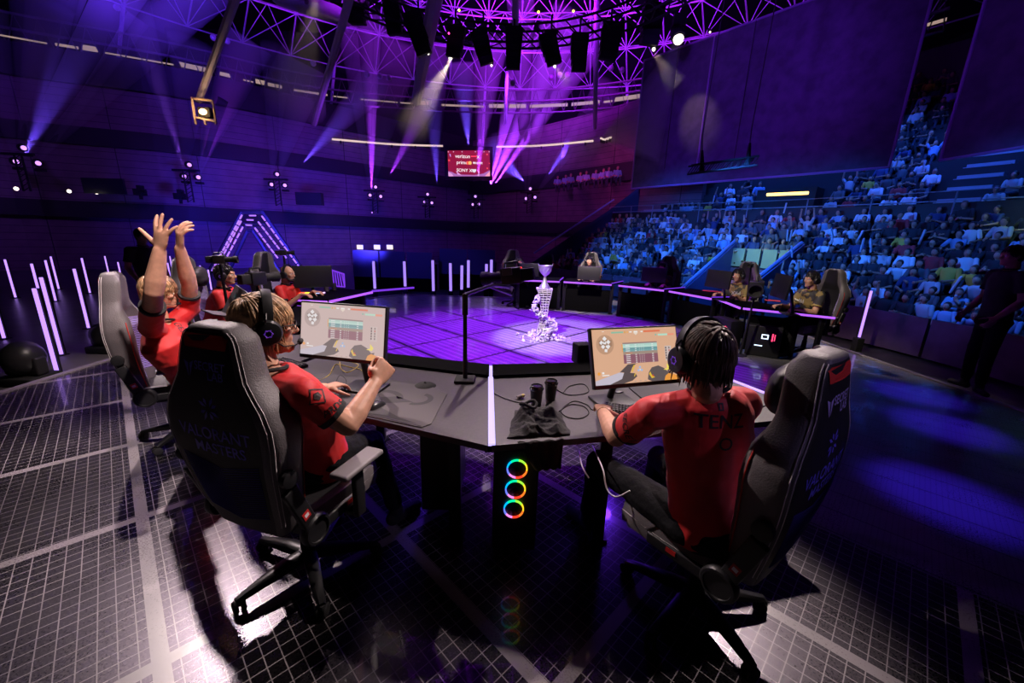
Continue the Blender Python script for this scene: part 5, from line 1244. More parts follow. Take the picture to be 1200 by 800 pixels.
# big diagonal struts
def strut(a, b, ta, tb, r, lb):
    mb = MB(); mb.tube([P(*a, ta), P(*b, tb)], r, 8); tag(mb.build('roof_strut', [ROOF]), lb, 'strut')
strut((286, -30), (233, 118), 9.5, 14.2, .11, 'long slanted steel strut carrying the warm lamp'); strut((412, -10), (368, 145), 11, 17, .12, 'long slanted steel strut left of the lighting ring')
strut((517, -40), (488, 118), 10, 18, .22, 'thickest slanted purple strut in the upper middle'); strut((594, 85), (592, 145), 18, 21, .08, 'vertical post below the middle of the lighting ring'); strut((700, -10), (697, 150), 13, 20, .10, 'vertical brown post right of the lighting ring centre')
strut((604, -10), (604, 30), 11, 13, .10, 'short vertical purple post at the top middle')
mb = MB(); A_, B_ = P(322, -6, 14), P(408, 22, 13.6); d = (B_ - A_); mb.tube([A_ + d * f for f in (0, .05, .5, .95, 1)], [.22, .28, .28, .28, .22], 20)
dct = mb.build('ventilation_duct', [mat('duct_metal', (.25, .24, .28), .35, metal=.5)]); tag(dct, 'blue-lit cylindrical duct at the upper left of centre', 'duct')
mb = MB(); mb.lathe([(.05, 0), (.08, .03), (.05, .05)], A_.lerp(B_, .5) + V((0, -.27, 0)), (0, -1, 0), 14); mb.build('port', [BLKM], dct)
# ------------------------------------------------------------------ circular lighting truss with hanging heads
RC0 = V((-.6, 10.3, 8.0)); RR = 5.2
mb = MB(); NB = 64
def cp(a, r, z): return RC0 + V((math.cos(a) * r, math.sin(a) * r, z))
for r, z in ((RR, 0), (RR, .5), (RR + .5, 0), (RR + .5, .5)): mb.tube([cp(2 * PI * i / NB, r, z) for i in range(NB)], .035, 6, closed=True)
for i in range(NB):
    a, b = 2 * PI * i / NB, 2 * PI * (i + 1) / NB
    mb.tube([cp(a, RR, 0), cp(b, RR, .5)], .02, 4); mb.tube([cp(a, RR + .5, 0), cp(b, RR + .5, .5)], .02, 4); mb.tube([cp(a, RR, 0), cp(b, RR + .5, 0)], .02, 4)
ringo = mb.build('circular_truss', [BLKM]); tag(ringo, 'black circular lighting truss hung above the stage', 'truss')
def hanging(px, py, t, w_, h, lean, label, lit=None):
    c = P(px, py, t); s = t / 467; w_ *= s; h *= s
    tt = thing('hanging_speaker', label, 'speaker', (c.x, c.y, c.z), group=None, world=False)
    R = M.Rotation(lean, 3, 'Y'); mb = MB(); n = 5
    for i in range(n):
        z = h / 2 - (i + .5) * h / n; mb.bbox(R @ V((0, -.03 * i * i * .5, z)), (w_ * (1 - .05 * i), w_ * .6, h / n * .94), .012, R @ M.Rotation(.05 * i, 3, 'X'))
    mb.build('cabinet', [BLKM], tt, 40)
    mb = MB(); mb.box((0, 0, h / 2 + .05), (w_ * .8, .1, .06)); mb.tube([(0, 0, h / 2), (0, 0, h / 2 + .5)], .03, 6); mb.build('bracket', [BLKM], tt, 0)
    return tt
for i, (px, py, w_, h, lean) in enumerate(((421, 12, 22, 36, 0), (462, 22, 20, 40, -.15), (491, 42, 22, 48, -.35), (534, 52, 20, 34, .1), (566, 58, 20, 38, -.3), (602, 60, 20, 44, 0), (645, 60, 20, 36, -.3), (678, 65, 20, 40, 0), (714, 52, 24, 40, .15), (762, 32, 24, 44, .1))):
    hanging(px, py, 12.6, w_, h, lean, 'hanging black speaker cluster, number %s from the left under the circular truss' % ('one', 'two', 'three', 'four', 'five', 'six', 'seven', 'eight', 'nine', 'ten')[i])
def blob(px, py, t, m, r, label, cat='lamp', name='indicator_lamp'):
    c = P(px, py, t); mb = MB(); mb.ell(c, (r, r, r), n=12); o = mb.build(name, [m], None, 180, loc=c); tag(o, label, cat); return o
YL = emat('yellow_indicator', (1, .8, .05), 5)
for px, py, l in ((538, 12, 'left'), (631, 14, 'middle'), (672, 13, 'right')): blob(px, py, 12.2, YL, .035, 'tiny yellow indicator lamp on the circular truss, %s one' % l)
blob(526, 39, 12.2, emat('magenta_indicator', (1, .05, .4), 3), .03, 'tiny magenta indicator on the circular truss')
# spherical fixtures on the roof rail
BALL = mat('globe_fixture', (.4, .35, .45), .35)
for i, (px, py) in enumerate(((430, 87), (445, 89), (456, 91), (601, 97), (646, 91), (656, 88), (665, 88), (716, 80), (729, 82), (250, 44), (266, 48), (367, 74), (430, 86), (137, 9))):
    if i == 12: continue
    o = blob(px, py, 17, BALL, .12, 'round unlit fixture on the roof rail', 'lamp', 'globe_fixture'); o['group'] = 'round fixtures along the roof rails'
# ------------------------------------------------------------------ hanging screens
SC = mat('screen_scrim', (.07, .045, .10), .75, noise_=(3, .25)); SF = mat('screen_edge', (.28, .14, .38), .5)
def bigscreen(a, b, ztop, label, seams=()):
    A_, B_ = Z(*a, 3.75), Z(*b, 3.75); m_ = (A_ + B_) / 2; t = thing('hanging_screen', label, 'screen', (m_.x, m_.y, 3.75)); d = (B_ - A_).normalized(); n = V((-d.y, d.x, 0)); n = n if n.y > 0 else -n
    up = V((0, 0, ztop - 3.75)); mb = MB(); mb.slab([A_, B_, B_ + up, A_ + up], n * .12); mb.build('panel', [SC], t, 0)
    mb = MB()
    for p, q in ((A_, B_), (B_, B_ + up), (B_ + up, A_ + up), (A_ + up, A_)): mb.tube([p - n * .01, q - n * .01], .035, 6)
    mb.build('frame', [SF], t)
    for f, r in seams:
        mb = MB(); p = A_.lerp(B_, f) - n * .03; mb.tube([p + V((0, 0, .6)), p + up], r, 5); mb.build('cable', [SF if r > .02 else BLKM], t)
bigscreen((740, 221), (1042, 196), 8.35, 'huge dark hanging video screen above the audience', ((.18, .012), (.34, .025), (.5, .01))); bigscreen((1102, 188), (1290, 158), 8.6, 'second dark hanging screen cut off at the upper right corner')
# small hanging truss
t = thing('hanging_truss', 'short black truss hung on two cables before the huge dark screen', 'truss', tuple(P(848, 200, 10.5)))
A_, B_ = P(809, 203, 10.5), P(888, 193, 9.8); mb = MB()
for dz in (0, .2):
    for dy in (0, .2): mb.tube([A_ + V((0, dy, dz)), B_ + V((0, dy, dz))], .025, 5)
for i in range(12):
    p, q = A_.lerp(B_, i / 12), A_.lerp(B_, (i + 1) / 12); mb.tube([p, q + V((0, 0, .2))], .012, 4); mb.tube([p + V((0, .2, 0)), q + V((0, .2, .2))], .012, 4)
mb.build('chord', [BLKM], t)
for px, py, tt in ((823, 160, 10.4), (881, 150, 9.9)):
    p = P(px, py, tt); q = A_.lerp(B_, .18 if px < 850 else .85); mb = MB(); mb.cyl(q, q.lerp(p, .6), .07, .03); mb.tube([q, p, p + V((.1, 0, 4))], .012, 5); mb.build('hoist', [BLKM], t)
# ------------------------------------------------------------------ warm work lamp in its bracket
c = P(238, 131, 13.5); t = thing('work_lamp', 'warm glowing flood lamp in a square bracket under the slanted strut', 'lamp', tuple(c)); s = 13.5 / 467
BR = mat('warm_bracket', (.35, .26, .2), .5)
mb = MB()
for a, b in (((-11, 14), (-11, -8)), ((13, 12), (13, -11)), ((-11, -6), (13, -10)), ((-11, 14), (13, 12)), ((0, -8), (1, -14)), ((-11, -8), (-11, -13)), ((13, -10), (13, -13))): mb.tube([c + V((a[0] * s, 0, a[1] * s)), c + V((b[0] * s, 0, b[1] * s))], .04, 5)
mb.build('bracket', [BR], t)
mb = MB(); mb.bbox(c + V((0, .12, 0)), (.42, .2, .32), .03); mb.build('housing', [BLKM], t, 40); mb = MB(); mb.ell(c + V((.0, -.01, 0)), (.13, .05, .09)); mb.build('bulb', [emat('warm_lamp', (1, .55, .2), 14)], t, 180)
lamp('POINT', c + V((0, -.3, 0)), None, 25, (1, .6, .3), .1)

# ------------------------------------------------------------------ balcony light towers, moving heads and haze beams
HZ = MB(); BEAMS = []
def beam(a, b, t, tb, r1, e, col=(.42, .10, 1), r0=.05, spot=None):
    A_, B_ = P(*a, t), P(*b, tb); BEAMS.append((A_, B_, r0, r1, e, col))
def head_(c, aim, parent, face, nm='moving_head'):
    mb = MB(); d = (V(aim) - c).normalized(); mb.lathe([(.10, -.20), (.15, -.14), (.15, .04), (.13, .10)], c, d, 16); mb.bbox(c + V((0, .05, -.25)), (.30, .2, .1), .02)
    h = mb.build(nm, [BLKM], parent, 40)
    mb = MB(); mb.lathe([(.082, .102), (.07, .112), (.002, .115)], c, d, 16); mb.build('lens', [face], h, 180)
def tower(px, ytop, ybot, t, heads, label, tower_w=.28):
    b = P(px, ybot, t); a = P(px, ytop, t); tt = thing('light_tower', label, 'light tower', tuple(b)); mb = MB()
    for dx_ in (-1, 1): mb.tube([b + V((dx_ * tower_w / 2, 0, 0)), V((b.x + dx_ * tower_w / 2, b.y, a.z - .3))], .035, 6)
    n = 8
    for i in range(n): z0 = b.z + (a.z - .3 - b.z) * i / n; z1 = b.z + (a.z - .3 - b.z) * (i + 1) / n; mb.tube([V((b.x - tower_w / 2, b.y, z0)), V((b.x + tower_w / 2, b.y, z1))], .015, 4)
    mb.box(V((b.x, b.y, a.z - .3)), (1.2, .12, .08)); mb.build('mast', [BLKM], tt, 0)
    for hx, hy in heads: c = P(hx, hy, t); head_(c, V((0, 5, 1.5)), tt, HOT)
tower(32, 173, 224, 15.4, [(27, 173), (18, 189), (44, 191)], 'light tower with three violet lamps nearest the left edge'); tower(224, 193, 237, 18.3, [(221.5, 193), (215.5, 206.5), (232, 207.5)], 'light tower with three violet lamps left of the arch'); tower(327, 204, 241, 20.3, [(324.5, 204), (318, 216), (333.5, 217)], 'light tower with three violet lamps above the arch')
tower(440, 218, 250, 23.5, [(440, 219), (433.5, 228.5), (446, 230)], 'light tower under the widest violet beams, left of the wall screen'); tower(501, 226, 255, 26, [(501, 227.5), (497.5, 236.5), (506, 237.5)], 'small light tower just left of the wall screen'); tower(558, 229, 256, 27, [(557, 230), (554, 239.5), (561, 239)], 'small light tower just below the wall screen'); tower(620, 220, 250, 24.5, [(621.5, 221), (616.5, 232.5), (627, 231)], 'light tower right of the wall screen')
for i, (px, py) in enumerate(((19, 221), (81, 224), (113, 225.5))): 
    o = blob(px, py, 15.4 + i * .8, WHITEL, .07, ('white work light on the lower ledge at the left edge', 'white work light on the lower ledge, middle of three', 'white work light on the lower ledge, right of three')[i], 'lamp', 'work_light')
blob(436, 249, 23, HOT, .04, 'tiny violet lamp low on the ledge below the widest beams')
p = P(122, 218, 16.8); mb = MB(); mb.box(p, (1.75, .1, .62)); tag(mb.build('flat_screen', [mat('off_screen', (.012, .012, .03), .3)], None, 0, loc=p), 'dark rectangular screen standing on the lower ledge at the left', 'screen')
p = P(363, 233, 20.3); mb = MB(); mb.box(p, (1.3, .3, .6)); tag(mb.build('equipment_case', [BLKM], None, 0, loc=p), 'black equipment box on the ledge right of the arch tower', 'box')
for i, (px, py) in enumerate(((164, 225), (211, 230))):
    p = P(px, py, 17.3); mb = MB(); mb.bbox(p, (.38, .3, .26), .02); mb.cyl(p + V((0, 0, -.3)), p + V((0, 0, -.1)), .06); mb.bbox(p + V((.05, 0, .2)), (.2, .2, .16), .02); mb.cyl(p + V((.1, -.1, .05)), p + V((.35, -.1, .02)), .07); tag(mb.build('studio_camera', [BLKM], None, 40, loc=p), ('tall dark camera silhouette on the lower ledge', 'squat dark camera silhouette on the lower ledge')[i], 'camera')
VB = (.36, .035, 1); BB = (.14, .06, 1)
for a, b, t, tb, r1, e, c_ in (((217, 203), (163, 25), 20, 18, .50, 1.6, (.28, .08, 1)), ((217, 203), (222, 120), 20, 19.5, .5, 1.2, VB), ((233, 203), (264, 120), 20, 19, .5, .8, VB), ((234, 205), (246, 160), 20, 19, .3, .8, VB),
        ((28, 185), (110, 10), 17, 15, .9, .5, BB), ((44, 188), (150, 75), 17, 16, .45, .8, BB), ((18, 186), (-6, 90), 17, 16, .4, .7, BB), ((22, 172), (66, -10), 17, 14, .6, .5, BB), ((27, 170), (40, 80), 17, 16, .45, .5, BB), ((46, 190), (96, 90), 17, 16.5, .5, .3, BB),
        ((319, 214), (322, 128), 22, 21.5, .4, 1.0, VB), ((328, 204), (343, 135), 22, 21, .6, .6, BB), ((356, 190), (400, 140), 22, 20, .4, .7, BB),
        ((433.5, 226), (424, 118), 23.5, 22, .55, 4.0, VB), ((435, 224), (437, 115), 23.5, 22, .5, 2.0, VB), ((438, 218), (455, 130), 23.5, 22, .6, 3.5, VB), ((457, 205), (480, 160), 23.5, 23, .35, .8, VB),
        ((574, 216), (600, 125), 25, 23.5, .6, 3.0, VB), ((575, 217), (625, 115), 25, 23, .7, 2.6, VB), ((580, 216), (648, 118), 25, 23, .5, 3.2, VB), ((616.5, 231), (613, 105), 24.5, 22.5, .45, 3.6, VB), ((617, 231), (634, 120), 24.5, 23, .45, 2.4, VB), ((627, 229), (662, 180), 24.5, 24, .4, 1.4, VB), ((640, 208), (680, 150), 24.5, 24, .5, 1.2, BB), ((614, 212), (590, 190), 24.5, 24.5, .6, .8, BB), ((549, 172), (545, 120), 24.5, 23, .5, .8, BB), ((560, 205), (568, 120), 23, 22, .55, 1.2, VB), ((512, 215), (508, 130), 25, 23, .6, .5, BB)):
    k_ = 1.6 if t < 22.5 and a[0] < 430 else 0; beam(a, b, t - k_, tb - k_, r1, e, c_)
WH = (1, .72, .55)
beam((795, 50), (738, 175), 12.6, 14.5, 1.15, 3.6, WH, .13); beam((766, 60), (792, 100), 13, 13.5, .4, 1.2, WH); beam((528, 70), (482, 150), 12.5, 15, .75, 2.4, WH); beam((417, 27), (396, 75), 12.5, 13.5, .42, 1.5, WH); beam((650, 78), (665, 96), 12.5, 13.0, .25, 1.0, WH); beam((372, -10), (345, 120), 13, 16, 1.2, .25, WH, .2)
# white lamps at the beam sources
for px, py, r, l in ((795, 45, .16, 'big round white spotlight at the top of the wide pale beam'), (766, 57, .055, 'small white spotlight left of the big round one'), (528, 67, .06, 'white spotlight below the fourth speaker cluster'), (417, 24, .085, 'white spotlight at the top left of the circular truss'), (650, 77, .045, 'tiny white spotlight under the seventh speaker cluster'), (502, 62, .035, 'tiny white spotlight under the third speaker cluster'), (576, 76, .035, 'tiny white spotlight under the fifth speaker cluster'), (832, 37, .03, 'tiny white spotlight right of the big round one')):
    c = P(px, py, 12.6); t = thing('spotlight', l, 'spotlight', tuple(c)); aim = (V((0, 6, 0)) - c).normalized()
    mb = MB(); mb.lathe([(r * .9, 0), (r * 1.25, -.02), (r * 1.35, -.1), (r * 1.2, -r * 3), (r * .6, -r * 3.6)], c, (0, -.6, -.8), 18); mb.box(c + V((0, .1, r * 3.4)), (r * 2.4, r, r * 2)); mb.build('housing', [BLKM], t, 40)
    mb = MB(); mb.ell(c + V((0, -.01, -.02)), (r, r * .8, r)); mb.build('lens', [WHITEL], t, 180)
# floor lamps on the left
for (px, py, sz, l) in ((36, 448, .50, 'large round-topped black floor lamp on the hall floor at the left'), (126, 412, .42, 'black wedge floor speaker left of the cheering player\'s chair')):
    b = Z(px, py, -.4); t = thing('floor_lamp', l, 'floor lamp', tuple(b)); mb = MB(); mb.bbox(b + V((0, 0, .06)), (sz, sz * .8, .12), .02); mb.build('base', [BLKM], t, 40)
    mb = MB(); mb.ell(b + V((0, 0, .12 + sz * .45)), (sz * .42, sz * .45, sz * .48)); mb.bbox(b + V((0, 0, .15 + sz * .2)), (sz * .95, sz * .3, sz * .5), .03); mb.build('head', [mat('lamp_shell', (.03, .028, .032), .35)], t, 40)

# ------------------------------------------------------------------ audience stands
FR = [(1.0, 18.6, 0), (3.1, 15.6, 0), (5.7, 12.9, 0), (7.6, 9.6, 0), (8.2, 6.8, 0), (8.0, 3.6, 0), (7.2, .5, 0)]
F0 = cr(FR, 40); acc = [0]
for a, b in zip(F0, F0[1:]): acc.append(acc[-1] + (b - a).length)
LEN = acc[-1]
def fs(s, off=0):
    s = max(0, min(LEN - 1e-3, s)); import bisect
    i = max(0, bisect.bisect_right(acc, s) - 1); i = min(i, len(F0) - 2); f = (s - acc[i]) / max(1e-6, acc[i + 1] - acc[i])
    p = F0[i].lerp(F0[i + 1], f); j0, j1 = max(0, i - 12), min(len(F0) - 1, i + 13); d = (F0[j1] - F0[j0]).normalized(); n = V((-d.y, d.x, 0)); n = n if n.x > 0 else -n
    return p + n * off, n
ROWD, ROWH = .42, .235
CONC = mat('stand_concrete', (.018, .018, .022), .85); BARR = mat('barrier_panel', (.11, .07, .11), .5, noise_=(3, .25)); SEATM = mat('seat_shell', (.03, .035, .06), .5)
def step(s0, s1, o0, o1, z0, z1, nm, m, lb=None, kind='structure', parent=None, n=None):
    n = n or max(2, int((s1 - s0) / .5)); mb = MB()
    for i in range(n):
        a, b = s0 + (s1 - s0) * i / n, s0 + (s1 - s0) * (i + 1) / n
        q = [fs(a, o0)[0], fs(b, o0)[0], fs(b, o1)[0], fs(a, o1)[0]]; mb.add([p + V((0, 0, z0)) for p in q] + [p + V((0, 0, z1)) for p in q], [(0, 1, 5, 4), (1, 2, 6, 5), (2, 3, 7, 6), (3, 0, 4, 7), (4, 5, 6, 7), (3, 2, 1, 0)])
    o = mb.build(nm, [m], parent, smooth=0)
    if kind: o['kind'] = kind
    if lb: o['label'] = lb
    return o
def s_at(px, py, z, off=0):
    r_ = V((px - 600, py - 400, FL)); a_ = math.atan2(r_.dot(rv), r_.dot(fv)); return min([LEN * i / 400 for i in range(401)], key=lambda s: abs(math.atan2(fs(s, off)[0].x, fs(s, off)[0].y) - a_))
sV0, sV1 = s_at(838, 300, 1, 1.2), s_at(908, 310, 1, 1.2)        # entrance gap in the lower stand
NROW = 10
for k in range(NROW):
    o0 = .25 + k * ROWD; z = .05 + k * ROWH
    for a, b in (((0, sV0), (sV1, LEN)) if k < 5 else ((0, LEN),)): step(a, b, o0, o0 + ROWD, -.4, z, 'floor', CONC, 'stepped tier of the lower stand')
# barrier panels: individually visible boards
i = 0; s = 1.0
while s < LEN - 1.4:
    e = s + 1.75
    if not (s < sV1 and e > sV0): step(s + .03, e - .03, 0, .06, -.35, .42, 'trim_%d' % (20 + i), BARR, 'board of the front barrier'); i += 1
    s = e
UO = .25 + NROW * ROWD; UZ = .05 + NROW * ROWH
step(0, LEN, UO, UO + .12, UZ - .3, 2.95, 'trim_50', LEDGE, 'dark fascia between the stands')
step(0, LEN, UO + .12, UO + 1.1, 2.2, 2.55, 'floor', CONC, 'walkway of the upper stand')
GRN = mat('lit_fascia', (.18, .22, .10), .6)
mb = MB()
for i in range(int(LEN / .25)): a, b = fs(i * .25, UO)[0], fs((i + 1) * .25, UO)[0]; mb.tube([a + V((0, 0, 3.0)), b + V((0, 0, 3.0))], .018, 5)
for i in range(int(LEN / 1.4)): p = fs(i * 1.4, UO)[0]; mb.tube([p + V((0, 0, 2.5)), p + V((0, 0, 3.25))], .02, 5)
for i in range(int(LEN / .25)): a, b = fs(i * .25, UO)[0], fs((i + 1) * .25, UO)[0]; mb.tube([a + V((0, 0, 3.25)), b + V((0, 0, 3.25))], .015, 5)
struct(mb.build('trim_51', [mat('rail_steel', (.25, .25, .3), .4)], smooth=0), 'guard rail of the upper stand')
i = 0; s = LEN * .42
while s < LEN - 2: step(s, s + 1.15, UO + .2, UO + .24, 2.6, 2.93, 'trim_%d' % (60 + i), GRN, 'pale board behind the guard rail'); s += 1.35; i += 1
UN = 15; URD, URH = .44, .37
sA0, sA1 = s_at(762, 230, 3, 7), s_at(790, 230, 3, 7); sB0, sB1 = s_at(1118, 215, 3, 7), s_at(1170, 210, 3, 7); sD0, sD1 = s_at(888, 228, 3, 5.5), s_at(957, 225, 3, 5.5)
STAIR = mat('stair_concrete', (.30, .30, .36), .7)
for k in range(UN):
    o0 = UO + 1.1 + k * URD; z = 2.7 + k * URH
    step(0, LEN, o0, o0 + URD, 2.2, z, 'floor', CONC, 'stepped tier of the upper stand')
    for (a, b) in ((sA0 + .35, sA1 - .1), (sB0, sB1)):
        for h in (0, .5): step(a, b, o0 + h * URD - .0, o0 + URD, z, z + .02 + h * .22, 'trim_%d' % (100 + k), STAIR, 'aisle stair of the upper stand', n=2)
# entrance block with a warm strip light in the upper stand
a = fs(sD0, UO + 1.0)[0]; b = fs(sD1, UO + 1.0)[0]
mb = MB(); mb.slab([a + V((0, 0, 2.4)), b + V((0, 0, 2.4)), b + V((0, 0, 3.75)), a + V((0, 0, 3.75))], fs(sD0, 0)[1] * 1.0); struct(mb.build('door_1', [LEDGE], smooth=0), 'dark entrance block in the upper stand')
mb = MB(); nn_ = fs(sD0, 0)[1]; mb.tube([P(899, 228, (a - V((0, 0, 0))).length * .0 + 13.2), P(947, 226, 12.2)], .045, 8); tag(mb.build('strip_light', [emat('warm_strip', (1, .55, .12), 5)]), 'warm orange strip light under the huge dark screen', 'light')
# lower entrance gap: back boards, side walls with blue handrails
o1 = .25 + 5 * ROWD
for i in range(4):
    a = sV0 + (sV1 - sV0) * i / 4; b = sV0 + (sV1 - sV0) * (i + 1) / 4; step(a + .03, b - .03, o1 - .12, o1 - .06, .95, 1.55, 'trim_%d' % (130 + i), mat('green_lit_board', (.24, .28, .16), .6), 'pale board above the floor entrance', n=2); step(a + .03, b - .03, o1 - .12, o1 - .06, .35, .9, 'trim_%d' % (140 + i), BARR, 'lower board of the floor entrance', n=2)  # upper boards are grey; the green light's tint is put into their colour
for s_, nm in ((sV0, 'wall_entrance_left'), (sV1, 'wall_entrance_right')):
    a, b = fs(s_, -.6)[0], fs(s_, o1 + .1)[0]; mb = MB(); d = (fs(s_ + .1, 0)[0] - fs(s_, 0)[0]).normalized() * .10; mb.slab([a + V((0, 0, -.4)), b + V((0, 0, -.4)), b + V((0, 0, 1.75)), a + V((0, 0, .25))], d); struct(mb.build(nm, [mat('blue_wall', (.06, .08, .2), .5)], smooth=0), 'sloping side wall of the floor entrance')
    mb = MB(); mb.tube([a + V((0, 0, .30)), b + V((0, 0, 1.8))], .05, 6); struct(mb.build('trim_150', [mat('blue_rail', (.25, .35, .6), .4)]), 'handrail')
# left end wall and stairs of the stand
a, b = fs(.2, -.3)[0], fs(.2, UO + 8)[0]; mb = MB(); mb.slab([a + V((0, 0, -.4)), b + V((0, 0, -.4)), b + V((0, 0, 8)), fs(.2, UO)[0] + V((0, 0, 3.1)), a + V((0, 0, .5))], V((-.2, -.1, 0))); struct(mb.build('wall_stand_end', [mat('stand_end', (.03, .03, .08), .6)], smooth=0), 'end wall of the stands')
mb = MB(); mb.tube([a + V((0, 0, 1.0)), fs(.2, UO)[0] + V((0, 0, 3.6))], .04, 6); struct(mb.build('trim_151', [MATS['blue_rail']]), 'handrail at the end of the stand')
bw = fs(LEN * .5, UO + 1.1 + UN * URD)[0]
step(0, LEN, UO + 1.1 + UN * URD, UO + 1.6 + UN * URD, 2.2, 9.5, 'wall_right', LEDGE, 'dark wall behind the upper stand')
# seat backs: one strip of shells per row is one continuous bench
# ------------------------------------------------------------------ spectators
SH = {'white': (.70, .70, .74), 'pale grey': (.42, .43, .46), 'black': (.02, .02, .025), 'navy': (.03, .05, .14), 'dark grey': (.10, .10, .11), 'light blue': (.25, .4, .6), 'yellow': (.6, .42, .05), 'red': (.4, .03, .04)}
SHW = {'white': 6, 'pale grey': 5, 'black': 12, 'navy': 3, 'dark grey': 5, 'light blue': 3, 'yellow': 1, 'red': 1.2}
POSE = {'with hands in the lap': 8, 'with both arms raised': 1.2, 'leaning forward': 4, 'with folded arms': 4}
HM_ = [mat('crowd_hair_black', (.02, .015, .015), .6), mat('crowd_hair_brown', (.08, .04, .025), .6)]
def spectator_mesh(shirt, pose, hm_):
    mb = MB(); lean = .12 if pose == 'leaning forward' else 0
    # order: 0 skin 1 shirt 2 trousers 3 hair ; faces +Y, origin on the tread at the hips
    hd = V((0, .06 + lean * 1.6, .84 - lean * .4)); nk = hd + V((0, -.02, -.13)); hp = V((0, 0, .24))
    n = 12; rings = []
    for t_, a, b in ((0, .17, .13), (.35, .155, .115), (.7, .19, .12), (.9, .17, .10), (1, .07, .06)):
        c_ = hp.lerp(nk, t_); rings.append([c_ + V((math.cos(2 * PI * j / n) * a, math.sin(2 * PI * j / n) * b, 0)) for j in range(n)])
    mb.ring(rings, mi=1)
    mb.ell(hd, (.078, .095, .115), n=12, mi=0); mb.cap(nk + V((0, 0, -.03)), hd, .045, .045, 8, mi=0); mb.ell(hd + V((0, -.022, .035)), (.088, .10, .10), n=12, mi=3); mb.cap(hd + V((0, .08, .0)), hd + V((0, .105, -.025)), .012, .015, 6, mi=0)
    for s_ in (-1, 1):
        sh = nk + V((s_ * .18, 0, -.06))
        if pose == 'with both arms raised': el, wr = sh + V((s_ * .10, .08, .20)), sh + V((s_ * .07, .12, .46))
        elif pose == 'with folded arms': el, wr = sh + V((s_ * .05, .08, -.25)), sh + V((-s_ * .16, .22, -.20))
        else: el, wr = sh + V((s_ * .07, .06 + lean, -.26)), sh + V((-s_ * .08, .30 + lean, -.32))
        mb.cap(sh, sh.lerp(el, .75), .062, .055, 8, mi=1); mb.cap(sh.lerp(el, .7), el, .042, .038, 8, mi=0); mb.cap(el, wr, .038, .028, 8, mi=0); mb.ell(wr + (wr - el).normalized() * .06, (.035, .045, .045), n=8, mi=0)
        kn = hp + V((s_ * .12, .42, -.01)); an = kn + V((0, .04, -.40)); mb.cap(hp + V((s_ * .09, 0, 0)), kn, .085, .065, 8, mi=2); mb.cap(kn, an, .06, .045, 8, mi=2); mb.cap(an + V((0, 0, -.03)), an + V((0, .14, -.05)), .045, .035, 8, mi=3)
    me = mb.mesh('spectator'); me.transform(M.Scale(.78, 4))
    for m_ in (SKIND, mat('crowd_shirt_' + shirt.replace(' ', '_'), SH[shirt], .8), mat('crowd_trousers', (.03, .035, .06), .8), hm_): me.materials.append(m_)
    me.polygons.foreach_set('use_smooth', [True] * len(me.polygons)); return me
rnd = random.Random(77); SM = {}; spots = []
def add_row(off, z, tier, s_lo, s_hi, gaps):
    s = s_lo + rnd.random() * .3
    while s < s_hi:
        if rnd.random() < .93 and not any(g0 < s < g1 for g0, g1 in gaps):
            p, n = fs(s, off + rnd.uniform(-.04, .06)); p = p + V((0, 0, z)); spots.append((p, n, tier))
        s += rnd.uniform(.35, .44)
for k in range(NROW): add_row(.25 + k * ROWD + .30, .05 + k * ROWH, 'lower', .6, LEN - 3.2, [(sV0 - .3, sV1 + .3)] if k < 5 else [])
for k in range(UN): add_row(UO + 1.1 + k * URD + .34, 2.7 + k * URH, 'upper', .8, LEN - 3.2, [(sA0 + .1, sA1 + .1), (sB0 - .2, sB1 + .2)] + ([(sD0 - .2, sD1 + .2)] if k < 4 else []))
def proj(p):
    q = V((p.x, p.y, CAMZ - p.z)); d = rv * q.x + fv * q.y + dv * q.z
    return 600 + FL * d.x / d.z, 400 + FL * d.y / d.z, d.z
def inview(p):
    x, y, d = proj(p + V((0, 0, .75))); return d > 0 and x < 1215 and y > -10 and not (750 < x < 1040 + (196 - y) * .22 and y < 221 - (x - 740) * .083 - 6) and not (x > 1107 and y < 186 - (x - 1102) * .16 and x - 1102 > (188 - y) * .22)
spots = [s_ for s_ in spots if inview(s_[0]) and not (s_[0].y > 19 and s_[0].y + 1.25 * s_[0].x > 29)]
spots.sort(key=lambda s_: proj(s_[0])[2])
names = list(SHW); ws = [SHW[n_] for n_ in names]; pn = list(POSE); pw = [POSE[n_] for n_ in pn]
crowd = MB(); crowd_m = []; NIND = 295; cm = {}
for i, (p, n, tier) in enumerate(spots):
    shirt = rnd.choices(names, ws)[0]; pose = rnd.choices(pn, pw)[0]; hi = rnd.choice((0, 0, 1))
    key = (shirt, pose, hi)
    if key not in SM: SM[key] = spectator_mesh(shirt, pose, HM_[hi])
    look = (V((0, 6, 0)) - p); ang = math.atan2(look.y, look.x) - PI / 2 + rnd.uniform(-.35, .35)
    if i < NIND:
        o = bpy.data.objects.new('spectator', SM[key]); COL.objects.link(o); o.location = p; o.rotation_euler = (rnd.uniform(-.12, .16), rnd.uniform(-.1, .1), ang); o.scale = [rnd.uniform(.9, 1.08)] * 3
        side = 'left of floor entrance' if p.y > 12.2 else 'right of floor entrance'
        lab = 'spectator in %s top %s, %s stand, %s' % (shirt, pose, tier, side); o['label'] = lab[:110]; o['category'] = 'person'; o['group'] = 'spectators, ' + shirt + ' top, ' + pose + ', ' + tier + ' stand, ' + side
    else: cm.setdefault(key, []).append(M.Translation(p) @ M.Rotation(ang, 4, 'Z'))
ALLM = [SKIND] + [mat('crowd_shirt_' + n_.replace(' ', '_'), SH[n_], .8) for n_ in names] + [MATS.get('crowd_trousers') or mat('crowd_trousers', (.03, .035, .06), .8)] + HM_
big = bmesh.new()
